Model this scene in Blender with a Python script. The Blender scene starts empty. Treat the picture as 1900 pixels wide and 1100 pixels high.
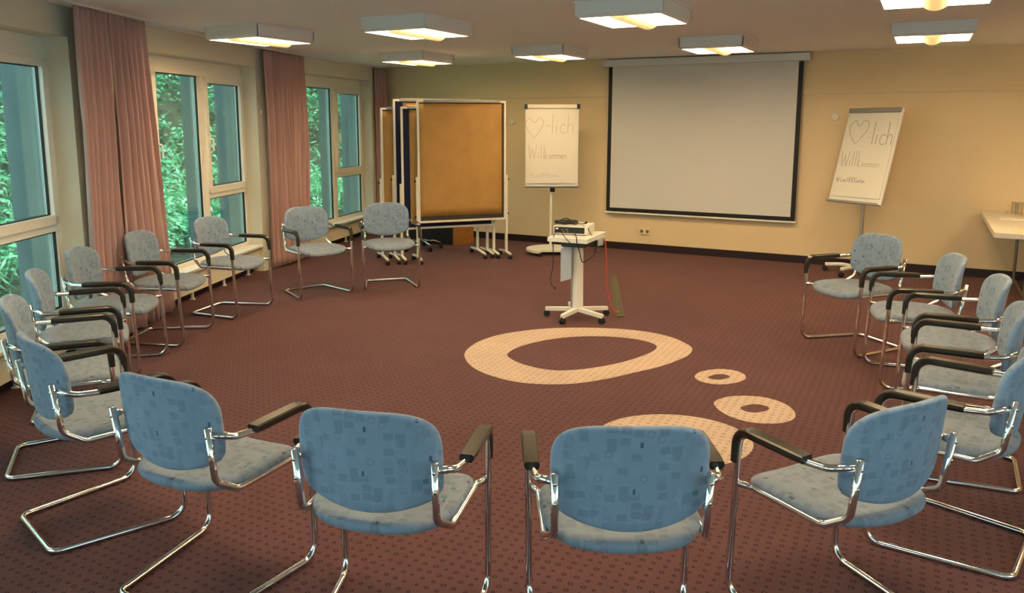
import bpy, bmesh, math, random
from mathutils import Vector, Matrix
random.seed(7)
scene = bpy.context.scene
COL = scene.collection
PI = math.pi

# ------------------------------------------------------------------ camera
F_PX = 1466.8
cam_d = bpy.data.cameras.new('camera')
cam_d.sensor_fit = 'HORIZONTAL'; cam_d.sensor_width = 36.0
cam_d.lens = F_PX / 1900.0 * 36.0
cam_d.shift_x = (950 - 928.5) / 1900.0
cam_d.shift_y = -(550 - 453.4) / 1900.0
cam_d.clip_start = 0.05; cam_d.clip_end = 200
cam = bpy.data.objects.new('camera', cam_d); COL.objects.link(cam)
cam.location = (0, 0, 1.633)
cam.rotation_euler = (PI / 2 - 0.1555, 0, 0)
scene.camera = cam

# ------------------------------------------------------------------ world, exposure
scene.view_settings.view_transform = 'Standard'
scene.view_settings.look = 'None'
scene.view_settings.gamma = 1.0
scene.view_settings.use_curve_mapping = False
scene.view_settings.exposure = 0.95
LAMP_STRENGTH = 17.0
LAMP_COLOR = (1.0, 0.74, 0.42, 1)
world = bpy.data.worlds.new('world'); scene.world = world
world.use_nodes = True
wn = world.node_tree
bg = wn.nodes['Background']
bg.inputs['Color'].default_value = (0.76, 0.88, 1.0, 1)
bg.inputs['Strength'].default_value = 2.5
sun_d = bpy.data.lights.new('sun', 'SUN'); sun_d.energy = 12.0; sun_d.angle = math.radians(6); sun_d.color = (1.0, 0.97, 0.9)
sun = bpy.data.objects.new('sun', sun_d); COL.objects.link(sun)
sun.rotation_euler = Vector((0.42, -0.10, 0.9)).to_track_quat('Z', 'Y').to_euler()

# ------------------------------------------------------------------ materials
MATS = {}
def mat(name, color, rough=0.6, metal=0.0, spec=0.5, emit=None, estr=0.0, noise=None, bump=None, sheen=0.0):
    m = bpy.data.materials.new(name); m.use_nodes = True
    nt = m.node_tree; b = nt.nodes['Principled BSDF']
    b.inputs['Base Color'].default_value = (*color, 1)
    b.inputs['Roughness'].default_value = rough
    b.inputs['Metallic'].default_value = metal
    b.inputs['Specular IOR Level'].default_value = spec
    if sheen: b.inputs['Sheen Weight'].default_value = sheen
    if emit:
        b.inputs['Emission Color'].default_value = (*emit[:3], 1)
        b.inputs['Emission Strength'].default_value = estr
    if noise:      # (scale, amount, stretch)
        tc = nt.nodes.new('ShaderNodeTexCoord'); mp = nt.nodes.new('ShaderNodeMapping')
        nz = nt.nodes.new('ShaderNodeTexNoise'); mr = nt.nodes.new('ShaderNodeMapRange')
        mx = nt.nodes.new('ShaderNodeMix'); mx.data_type = 'RGBA'; mx.blend_type = 'MULTIPLY'
        nt.links.new(tc.outputs['Object'], mp.inputs['Vector'])
        if len(noise) > 2: mp.inputs['Scale'].default_value = noise[2]
        nt.links.new(mp.outputs[0], nz.inputs['Vector'])
        nz.inputs['Scale'].default_value = noise[0]; nz.inputs['Detail'].default_value = 5
        mr.inputs['From Min'].default_value = 0.3; mr.inputs['From Max'].default_value = 0.7
        mr.inputs['To Min'].default_value = 1 - noise[1]; mr.inputs['To Max'].default_value = 1.0
        nt.links.new(nz.outputs['Fac'], mr.inputs['Value'])
        mx.inputs[0].default_value = 1.0
        mx.inputs[6].default_value = (*color, 1)
        nt.links.new(mr.outputs[0], mx.inputs[7])
        nt.links.new(mx.outputs[2], b.inputs['Base Color'])
    if bump:       # (scale, strength)
        tc = nt.nodes.new('ShaderNodeTexCoord'); nz = nt.nodes.new('ShaderNodeTexNoise'); bp = nt.nodes.new('ShaderNodeBump')
        nt.links.new(tc.outputs['Object'], nz.inputs['Vector']); nz.inputs['Scale'].default_value = bump[0]; nz.inputs['Detail'].default_value = 4
        bp.inputs['Strength'].default_value = bump[1]; bp.inputs['Distance'].default_value = 0.01
        nt.links.new(nz.outputs['Fac'], bp.inputs['Height']); nt.links.new(bp.outputs[0], b.inputs['Normal'])
    MATS[name] = m
    return m

WALL = mat('wall paint', (0.82, 0.64, 0.395), 0.85, noise=(1.2, 0.05), bump=(90, 0.12))
WALL_L = mat('window wall paint', (0.74, 0.69, 0.56), 0.8, noise=(1.5, 0.05), bump=(90, 0.1))
CEIL = mat('ceiling paint', (0.84, 0.86, 0.88), 0.9, bump=(120, 0.1))
FRAME = mat('white window plastic', (0.88, 0.84, 0.74), 0.35)
RAD = mat('cream radiator enamel', (0.88, 0.79, 0.58), 0.4)
RAD_GRILLE = mat('radiator grille enamel', (0.76, 0.66, 0.46), 0.45)
DARKBASE = mat('dark base board', (0.022, 0.008, 0.009), 0.45)
CHROME = mat('chrome', (0.80, 0.79, 0.78), 0.09, metal=1.0)
BLACKP = mat('black armrest plastic', (0.020, 0.017, 0.012), 0.3)
BLACKR = mat('black rubber', (0.012, 0.012, 0.013), 0.55)
BLACKM = mat('screen border', (0.006, 0.006, 0.007), 0.6)
SCREEN = mat('screen cloth', (0.68, 0.67, 0.66), 0.7)
WHITEM = mat('white metal', (0.80, 0.78, 0.70), 0.4)
CREAMM = mat('cream metal', (0.80, 0.76, 0.62), 0.45)
GREYM = mat('grey metal', (0.34, 0.33, 0.32), 0.4, metal=0.4)
ALU = mat('brushed aluminium', (0.52, 0.50, 0.46), 0.35, metal=0.7)
LAMPW = mat('lamp housing', (0.74, 0.73, 0.72), 0.45)
NAVY = mat('navy felt', (0.010, 0.014, 0.055), 0.9, noise=(60, 0.2))
KRAFT = mat('brown kraft paper', (0.50, 0.275, 0.075), 0.62, noise=(5, 0.16), bump=(9, 0.6))
WOOD = mat('orange wood veneer', (0.50, 0.22, 0.045), 0.4, noise=(6, 0.3, (1, 1, 8)))
DARKW = mat('dark cabinet front', (0.01, 0.01, 0.012), 0.5)
PAPER = mat('white paper', (0.82, 0.78, 0.68), 0.8)
PAPER2 = mat('flipchart board', (0.80, 0.78, 0.72), 0.4)
TABLE = mat('table laminate', (0.74, 0.68, 0.56), 0.4)
MATT = mat('table runner', (0.84, 0.68, 0.42), 0.7)
STEEL = mat('table leg steel', (0.30, 0.26, 0.22), 0.35, metal=0.8)
PINK = None
INK = mat('pale grey marker', (0.42, 0.37, 0.30), 0.8)
INKG = mat('green marker', (0.36, 0.40, 0.20), 0.8)
INKB = mat('blue black marker', (0.05, 0.05, 0.12), 0.8)
INKP = mat('faint yellow grey marker', (0.56, 0.50, 0.36), 0.8)
REDC = mat('red cable', (0.55, 0.06, 0.03), 0.45)
OLIVE = mat('olive cable cover', (0.10, 0.085, 0.04), 0.7, noise=(30, 0.4))
BLUEGREY = mat('grey projector plate', (0.42, 0.47, 0.52), 0.35)
CONC = mat('concrete fin', (0.25, 0.32, 0.31), 0.9, noise=(8, 0.15))
SOCK = mat('socket plastic', (0.80, 0.68, 0.42), 0.4)
SOCKH = mat('socket holes', (0.22, 0.15, 0.05), 0.5)
BAFFLE = mat('lamp baffle', (0.9, 0.72, 0.42), 0.5, emit=(1.0, 0.62, 0.22), estr=0.42)
LIT = mat('lamp reflector', (0.9, 0.85, 0.7), 0.5, emit=LAMP_COLOR, estr=LAMP_STRENGTH)
SOIL = mat('soil', (0.03, 0.035, 0.02), 1.0, noise=(3, 0.5))

def nodes_of(m): return m.node_tree.nodes, m.node_tree.links

def curtain_material():
    m = mat('dusty pink curtain', (0.54, 0.325, 0.30), 0.8, noise=(2.0, 0.16, (3, 3, 0.6)), bump=(60, 0.25), sheen=0.25)
    return m
PINK = curtain_material()

def fabric(name, base, flecks):
    """woven blue grey cloth with a patchwork of little faint shapes"""
    m = bpy.data.materials.new(name); m.use_nodes = True
    N, L = nodes_of(m); b = N['Principled BSDF']
    b.inputs['Roughness'].default_value = 0.85; b.inputs['Sheen Weight'].default_value = 0.18
    b.inputs['Sheen Roughness'].default_value = 0.4; b.inputs['Specular IOR Level'].default_value = 0.15
    tc = N.new('ShaderNodeTexCoord'); mp = N.new('ShaderNodeMapping')
    L.new(tc.outputs['UV'], mp.inputs['Vector'])
    def vor(scale, rnd, sx=1.0):
        v = N.new('ShaderNodeTexVoronoi'); v.distance = 'CHEBYCHEV'; v.voronoi_dimensions = '2D'
        v.inputs['Scale'].default_value = scale; v.inputs['Randomness'].default_value = rnd
        q = N.new('ShaderNodeMapping'); q.inputs['Scale'].default_value = (sx, 1, 1)
        L.new(mp.outputs[0], q.inputs['Vector']); L.new(q.outputs[0], v.inputs['Vector'])
        return v
    def step(sock, a, c):     # smooth band a..c -> 0..1
        r = N.new('ShaderNodeMapRange'); r.inputs['From Min'].default_value = a; r.inputs['From Max'].default_value = c
        L.new(sock, r.inputs['Value']); return r.outputs[0]
    def mul(a, c):
        q = N.new('ShaderNodeMath'); q.operation = 'MULTIPLY'
        for i, s in enumerate((a, c)):
            if isinstance(s, float): q.inputs[i].default_value = s
            else: L.new(s, q.inputs[i])
        return q.outputs[0]
    def mix(fac, c1, c2):
        x = N.new('ShaderNodeMix'); x.data_type = 'RGBA'
        L.new(fac, x.inputs[0])
        for i, c in ((6, c1), (7, c2)):
            if isinstance(c, tuple): x.inputs[i].default_value = (*c, 1)
            else: L.new(c, x.inputs[i])
        return x.outputs[2]
    def sep(v):
        s = N.new('ShaderNodeSeparateColor'); L.new(v.outputs['Color'], s.inputs[0]); return s
    v1 = vor(34, 0.55, 0.8); s1 = sep(v1)
    dark = tuple(c * 0.66 for c in base); lite = tuple(min(1, c * 1.14) for c in base)
    inside = step(v1.outputs['Distance'], 0.42, 0.36)
    c = mix(mul(mul(inside, step(s1.outputs[0], 0.45, 0.55)), 0.55), base, dark)
    v2 = vor(19, 0.9, 1.3); s2 = sep(v2)
    c = mix(mul(mul(step(v2.outputs['Distance'], 0.30, 0.26), step(s2.outputs[1], 0.5, 0.6)), 0.35), c, lite)
    v3 = vor(11, 1.0, 2.0); s3 = sep(v3)      # sparse upright dark flecks
    c = mix(mul(mul(step(v3.outputs['Distance'], 0.11, 0.08), step(s3.outputs[2], 0.74, 0.76)), flecks), c, (0.03, 0.045, 0.11))
    v4 = vor(10, 1.0, 1.0); s4 = sep(v4)
    c = mix(mul(mul(step(v4.outputs['Distance'], 0.10, 0.07), step(s4.outputs[0], 0.78, 0.80)), flecks * 0.8), c, (0.02, 0.16, 0.14))
    v5 = vor(9, 1.0, 1.0); v5.distance = 'EUCLIDEAN'
    ring = mul(step(v5.outputs['Distance'], 0.06, 0.08), step(v5.outputs['Distance'], 0.12, 0.10))
    c = mix(mul(ring, flecks * 0.45), c, (0.22, 0.12, 0.22))
    nz = N.new('ShaderNodeTexNoise'); nz.inputs['Scale'].default_value = 7; nz.inputs['Detail'].default_value = 6
    L.new(tc.outputs['Object'], nz.inputs['Vector'])
    c = mix(mul(step(nz.outputs['Fac'], 0.35, 0.75), 0.30), c, tuple(x * 0.62 + 0.03 for x in base))
    L.new(c, b.inputs['Base Color'])
    bp = N.new('ShaderNodeBump'); bp.inputs['Strength'].default_value = 0.15; bp.inputs['Distance'].default_value = 0.004
    n2 = N.new('ShaderNodeTexNoise'); n2.inputs['Scale'].default_value = 260
    L.new(tc.outputs['Object'], n2.inputs['Vector']); L.new(n2.outputs['Fac'], bp.inputs['Height']); L.new(bp.outputs[0], b.inputs['Normal'])
    MATS[name] = m
    return m
FAB = fabric('blue grey seat cloth', (0.225, 0.27, 0.335), 0.75)
FABB = fabric('daylight tinted backrest cloth', (0.245, 0.325, 0.435), 0.8)  # same cloth as the seats; cool daylight on the backs put into its colour

def carpet(name, base, dark, fleck):
    m = bpy.data.materials.new(name); m.use_nodes = True
    N, L = nodes_of(m); b = N['Principled BSDF']
    b.inputs['Roughness'].default_value = 0.95; b.inputs['Specular IOR Level'].default_value = 0.1
    b.inputs['Sheen Weight'].default_value = 0.16; b.inputs['Sheen Roughness'].default_value = 0.45; b.inputs['Sheen Tint'].default_value = (1.0, 0.62, 0.52, 1)
    tc = N.new('ShaderNodeTexCoord'); mp = N.new('ShaderNodeMapping'); mp.vector_type = 'POINT'
    mp.inputs['Rotation'].default_value = (0, 0, math.radians(28)); P = 1 / 0.0443
    mp.inputs['Scale'].default_value = (P, P, 1)
    L.new(tc.outputs['Object'], mp.inputs['Vector'])
    fl = N.new('ShaderNodeVectorMath'); fl.operation = 'FLOOR'; L.new(mp.outputs[0], fl.inputs[0])
    wn_ = N.new('ShaderNodeTexWhiteNoise'); wn_.noise_dimensions = '2D'; L.new(fl.outputs[0], wn_.inputs['Vector'])
    sc = N.new('ShaderNodeSeparateColor'); L.new(wn_.outputs['Color'], sc.inputs[0])
    fr = N.new('ShaderNodeVectorMath'); fr.operation = 'FRACTION'; L.new(mp.outputs[0], fr.inputs[0])
    sx = N.new('ShaderNodeSeparateXYZ'); L.new(fr.outputs[0], sx.inputs[0])
    def M(op, a, c=None, d=None):
        q = N.new('ShaderNodeMath'); q.operation = op
        for i, s in enumerate((a, c, d)):
            if s is None: continue
            if isinstance(s, (int, float)): q.inputs[i].default_value = s
            else: L.new(s, q.inputs[i])
        return q.outputs[0]
    ox = M('MULTIPLY_ADD', sc.outputs[0], 0.16, 0.42); oy = M('MULTIPLY_ADD', sc.outputs[1], 0.16, 0.42)
    dx = M('SUBTRACT', sx.outputs[0], ox); dy = M('SUBTRACT', sx.outputs[1], oy)
    d = M('SQRT', M('ADD', M('MULTIPLY', dx, dx), M('MULTIPLY', M('MULTIPLY', dy, dy), 1.25)))
    R = M('MULTIPLY_ADD', sc.outputs[2], 0.10, 0.10)
    ring = M('ABSOLUTE', M('SUBTRACT', d, R))
    mr = N.new('ShaderNodeMapRange'); mr.inputs['From Min'].default_value = 0.07; mr.inputs['From Max'].default_value = 0.035
    L.new(ring, mr.inputs['Value'])
    nz = N.new('ShaderNodeTexNoise'); nz.inputs['Scale'].default_value = 2.2; nz.inputs['Detail'].default_value = 8; nz.inputs['Roughness'].default_value = 0.65
    L.new(tc.outputs['Object'], nz.inputs['Vector'])
    nf = N.new('ShaderNodeTexNoise'); nf.inputs['Scale'].default_value = 380; nf.inputs['Detail'].default_value = 2
    L.new(tc.outputs['Object'], nf.inputs['Vector'])
    v = M('MULTIPLY', M('MULTIPLY_ADD', nz.outputs['Fac'], 0.5, 0.75), M('MULTIPLY_ADD', nf.outputs['Fac'], 0.8, 0.6))
    x = N.new('ShaderNodeMix'); x.data_type = 'RGBA'
    L.new(M('MULTIPLY', mr.outputs[0], fleck), x.inputs[0]); x.inputs[6].default_value = (*base, 1); x.inputs[7].default_value = (*dark, 1)
    y = N.new('ShaderNodeMix'); y.data_type = 'RGBA'; y.blend_type = 'MULTIPLY'; y.inputs[0].default_value = 1
    cb = N.new('ShaderNodeCombineColor')
    for i in range(3): L.new(v, cb.inputs[i])
    L.new(x.outputs[2], y.inputs[6]); L.new(cb.outputs[0], y.inputs[7])
    L.new(y.outputs[2], b.inputs['Base Color'])
    bp = N.new('ShaderNodeBump'); bp.inputs['Strength'].default_value = 0.3; bp.inputs['Distance'].default_value = 0.004
    L.new(nf.outputs['Fac'], bp.inputs['Height']); L.new(bp.outputs[0], b.inputs['Normal'])
    return m
CARPET = carpet('mauve brown ring carpet', (0.106, 0.048, 0.050), (0.019, 0.006, 0.010), 0.9)
CARPET2 = carpet('beige ring carpet', (0.52, 0.40, 0.31), (0.20, 0.11, 0.085), 0.8)

def leaf_material(name, c1, c2):
    m = bpy.data.materials.new(name); m.use_nodes = True
    N, L = nodes_of(m); b = N['Principled BSDF']
    g = N.new('ShaderNodeNewGeometry'); cr = N.new('ShaderNodeValToRGB')
    cr.color_ramp.elements[0].color = (*c1, 1); cr.color_ramp.elements[1].color = (*c2, 1)
    L.new(g.outputs['Random Per Island'], cr.inputs['Fac']); L.new(cr.outputs[0], b.inputs['Base Color'])
    b.inputs['Roughness'].default_value = 0.28
    tr = N.new('ShaderNodeBsdfTranslucent'); L.new(cr.outputs[0], tr.inputs['Color'])
    mx = N.new('ShaderNodeMixShader'); mx.inputs[0].default_value = 0.35
    L.new(b.outputs[0], mx.inputs[1]); L.new(tr.outputs[0], mx.inputs[2]); L.new(mx.outputs[0], N['Material Output'].inputs['Surface'])
    return m
LEAF = leaf_material('bank leaves', (0.05, 0.26, 0.12), (0.34, 0.75, 0.45))
LEAFD = leaf_material('tree leaves', (0.03, 0.13, 0.07), (0.13, 0.34, 0.14))

def glass_material(name, tint, gloss):
    m = bpy.data.materials.new(name); m.use_nodes = True
    N, L = nodes_of(m); N.remove(N['Principled BSDF'])
    t = N.new('ShaderNodeBsdfTransparent'); t.inputs['Color'].default_value = (*tint, 1)
    g = N.new('ShaderNodeBsdfGlossy'); g.inputs['Roughness'].default_value = 0.0
    fz = N.new('ShaderNodeFresnel'); fz.inputs['IOR'].default_value = 1.45
    q = N.new('ShaderNodeMath'); q.operation = 'MULTIPLY'; q.inputs[1].default_value = gloss; L.new(fz.outputs[0], q.inputs[0])
    mx = N.new('ShaderNodeMixShader'); L.new(q.outputs[0], mx.inputs[0]); L.new(t.outputs[0], mx.inputs[1]); L.new(g.outputs[0], mx.inputs[2])
    L.new(mx.outputs[0], N['Material Output'].inputs['Surface'])
    return m
GLASS = glass_material('window glass', (0.80, 0.95, 0.92), 0.7)
CUP = glass_material('drinking glass', (0.985, 0.98, 0.965), 0.45)

# ------------------------------------------------------------------ mesh helpers
class MB:
    def __init__(s): s.bm = bmesh.new(); s.uv = None
    def box(s, c, size, rot=None, bev=0.0, mi=0):
        g = bmesh.ops.create_cube(s.bm, size=1.0)
        vs = g['verts']
        bmesh.ops.scale(s.bm, vec=size, verts=vs)
        if bev > 0:
            es = list({e for v in vs for e in v.link_edges})
            r = bmesh.ops.bevel(s.bm, geom=es, offset=bev, segments=2, affect='EDGES', profile=0.7)
            vs = list({v for f in r['faces'] for v in f.verts} | {v for v in vs if v.is_valid})
            # collect whole island
            seen = set(vs); st = list(vs)
            while st:
                v = st.pop()
                for e in v.link_edges:
                    o = e.other_vert(v)
                    if o not in seen: seen.add(o); st.append(o)
            vs = list(seen)
        M = Matrix.Translation(Vector(c)) @ (rot.to_4x4() if rot is not None else Matrix.Identity(4))
        bmesh.ops.transform(s.bm, matrix=M, verts=vs)
        if mi:
            for f in {f for v in vs for f in v.link_faces}: f.material_index = mi
        return s
    def cyl(s, a, b, r, r2=None, seg=16, mi=0, caps=True):
        a, b = Vector(a), Vector(b); d = b - a
        g = bmesh.ops.create_cone(s.bm, cap_ends=caps, segments=seg, radius1=r, radius2=r if r2 is None else r2, depth=d.length)
        M = Matrix.Translation((a + b) / 2) @ d.to_track_quat('Z', 'Y').to_matrix().to_4x4()
        bmesh.ops.transform(s.bm, matrix=M, verts=g['verts'])
        if mi:
            for f in {f for v in g['verts'] for f in v.link_faces}: f.material_index = mi
        return s
    def sph(s, c, r, seg=12, sc=(1, 1, 1)):
        g = bmesh.ops.create_uvsphere(s.bm, u_segments=seg, v_segments=max(6, seg // 2), radius=r)
        bmesh.ops.scale(s.bm, vec=sc, verts=g['verts'])
        bmesh.ops.translate(s.bm, vec=Vector(c), verts=g['verts']); return s
    def tube(s, pts, r, seg=10, closed=False, caps=True):
        pts = [Vector(p) for p in pts]; n = len(pts); rings = []
        up = None
        for i, p in enumerate(pts):
            if closed: t = (pts[(i + 1) % n] - pts[i - 1]).normalized()
            elif i == 0: t = (pts[1] - p).normalized()
            elif i == n - 1: t = (p - pts[i - 1]).normalized()
            else: t = ((pts[i + 1] - p).normalized() + (p - pts[i - 1]).normalized()).normalized()
            if up is None:
                up = Vector((0, 0, 1)) if abs(t.z) < 0.9 else Vector((1, 0, 0))
            u = (up - t * up.dot(t))
            if u.length < 1e-5: u = Vector((1, 0, 0)) - t * t.x
            u.normalize(); up = u; v = t.cross(u)
            rr = r[i] if isinstance(r, (list, tuple)) else r
            rings.append([s.bm.verts.new(p + (u * math.cos(2 * PI * k / seg) + v * math.sin(2 * PI * k / seg)) * rr) for k in range(seg)])
        m = n if closed else n - 1
        for i in range(m):
            A, B = rings[i], rings[(i + 1) % n]
            for k in range(seg): s.bm.faces.new((A[k], A[(k + 1) % seg], B[(k + 1) % seg], B[k]))
        if caps and not closed:
            s.bm.faces.new(rings[0][::-1]); s.bm.faces.new(rings[-1])
        return s
    def lathe(s, prof, c, seg=24):
        """prof: list of (r, z)"""
        rings = []
        for r, z in prof:
            rings.append([s.bm.verts.new((c[0] + r * math.cos(2 * PI * k / seg), c[1] + r * math.sin(2 * PI * k / seg), c[2] + z)) for k in range(seg)])
        for i in range(len(rings) - 1):
            for k in range(seg): s.bm.faces.new((rings[i][k], rings[i][(k + 1) % seg], rings[i + 1][(k + 1) % seg], rings[i + 1][k]))
        s.bm.faces.new(rings[0][::-1]); s.bm.faces.new(rings[-1]); return s
    def poly(s, pts, thick=None, mi=0):
        """flat polygon; extruded by vector thick"""
        vs = [s.bm.verts.new(p) for p in pts]; f = s.bm.faces.new(vs); f.material_index = mi
        if thick is not None:
            r = bmesh.ops.extrude_face_region(s.bm, geom=[f])
            nv = [g for g in r['geom'] if isinstance(g, bmesh.types.BMVert)]
            bmesh.ops.translate(s.bm, vec=Vector(thick), verts=nv)
            for v in nv:
                for ff in v.link_faces: ff.material_index = mi
        return s
    def build(s, name, mats, parent=None, smooth=False, loc=None, autos=None):
        bmesh.ops.recalc_face_normals(s.bm, faces=s.bm.faces)
        me = bpy.data.meshes.new(name); s.bm.to_mesh(me); s.bm.free()
        for m in (mats if isinstance(mats, (list, tuple)) else [mats]): me.materials.append(m)
        if smooth or autos is not None:
            for p in me.polygons: p.use_smooth = True
        if autos is not None: me.set_sharp_from_angle(angle=math.radians(autos))
        o = bpy.data.objects.new(name, me); COL.objects.link(o)
        if parent is not None: o.parent = parent
        if loc is not None: o.location = loc
        return o

def arc_path(pts, radii, seg=6):
    """polyline with rounded corners"""
    P = [Vector(p) for p in pts]; out = [P[0]]
    for i in range(1, len(P) - 1):
        a, b, c = P[i - 1], P[i], P[i + 1]; r = radii[i - 1] if isinstance(radii, (list, tuple)) else radii
        u = (a - b).normalized(); v = (c - b).normalized(); ang = u.angle(v)
        if r <= 0 or ang > PI - 1e-3: out.append(b); continue
        t = min(r / math.tan(ang / 2), (a - b).length * 0.49, (c - b).length * 0.49); rr = t * math.tan(ang / 2)
        ctr = b + (u + v).normalized() * (rr / math.sin(ang / 2)); s0 = b + u * t - ctr; s1 = b + v * t - ctr
        tot = s0.angle(s1); ax = s0.cross(s1).normalized()
        for k in range(seg + 1): out.append(ctr + Matrix.Rotation(tot * k / seg, 3, ax) @ s0)
    out.append(P[-1]); return out

def spline(pts, n=8):
    P = [Vector(p) for p in pts]; P = [P[0] * 2 - P[1]] + P + [P[-1] * 2 - P[-2]]; out = []
    for i in range(1, len(P) - 2):
        for k in range(n):
            t = k / n
            out.append(0.5 * ((2 * P[i]) + (P[i + 1] - P[i - 1]) * t + (2 * P[i - 1] - 5 * P[i] + 4 * P[i + 1] - P[i + 2]) * t * t + (3 * P[i] - P[i - 1] - 3 * P[i + 1] + P[i + 2]) * t ** 3))
    out.append(P[-2]); return out

def empty(name, loc, rz=0.0):
    o = bpy.data.objects.new(name, None); COL.objects.link(o); o.location = loc; o.rotation_euler = (0, 0, rz); o.empty_display_size = 0.1
    return o
def tag(o, label=None, cat=None, group=None, kind=None):
    if label: o['label'] = label
    if cat: o['category'] = cat
    if group: o['group'] = group
    if kind: o['kind'] = kind
    return o
def copy_tree(o, parent=None):
    c = o.copy(); COL.objects.link(c)
    if parent is not None: c.parent = parent
    for ch in [x for x in KIDS.get(o.name, [])]: copy_tree_child(ch, c)
    return c
KIDS = {}
def copy_tree_child(o, parent):
    c = o.copy(); COL.objects.link(c); c.parent = parent
    for ch in KIDS.get(o.name, []): copy_tree_child(ch, c)
def register(root):
    KIDS.clear()
    for o in bpy.data.objects:
        if o.parent: KIDS.setdefault(o.parent.name, []).append(o)

U = Vector((0.8829, -0.4695, 0)); V = Vector((0.4695, 0.8829, 0))     # along / out to the back wall
A28 = -math.radians(28)
RU = Matrix.Rotation(A28, 3, 'Z')
def uv(u, v, z=0.0): return U * u + V * v + Vector((0, 0, z))
VW = 9.612            # back wall plane (v)
HC = 2.39

# ------------------------------------------------------------------ window wall geometry
AZ = {1: -0.2, 2: 7.3, 3: 14.6, 4: -7.7, 5: -15.2}
END = {1: Vector((-2.974, 5.490, 0)), 2: Vector((-2.638, 8.535, 0)), 3: Vector((-1.885, 11.422, 0)),
       4: Vector((-2.945, 2.490, 0)), 5: Vector((-2.51, -0.48, 0))}
OPEN = 2.45
def fd(i): a = math.radians(AZ[i]); return Vector((math.sin(a), math.cos(a), 0))
def fn(i): d = fd(i); return Vector((-d.y, d.x, 0))
def W(i, s, off, z): return END[i] + fd(i) * s + fn(i) * off + Vector((0, 0, z))
def wrot(i): return Matrix.Rotation(-math.radians(AZ[i]), 3, 'Z')   # local x = outward? local y along facade
def wbox(mb, i, s0, s1, o0, o1, z0, z1, bev=0.0, mi=0):
    c = W(i, (s0 + s1) / 2, (o0 + o1) / 2, (z0 + z1) / 2)
    return mb.box(c, (abs(o1 - o0), abs(s1 - s0), abs(z1 - z0)), wrot(i), bev, mi)

# ------------------------------------------------------------------ structure
CORNER = Vector((-1.735, 11.81, 0))
RC1 = uv(3.2, VW); RC2 = uv(3.2, -3.38); LREAR = Vector((-1.80, -2.84, 0))

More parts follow.
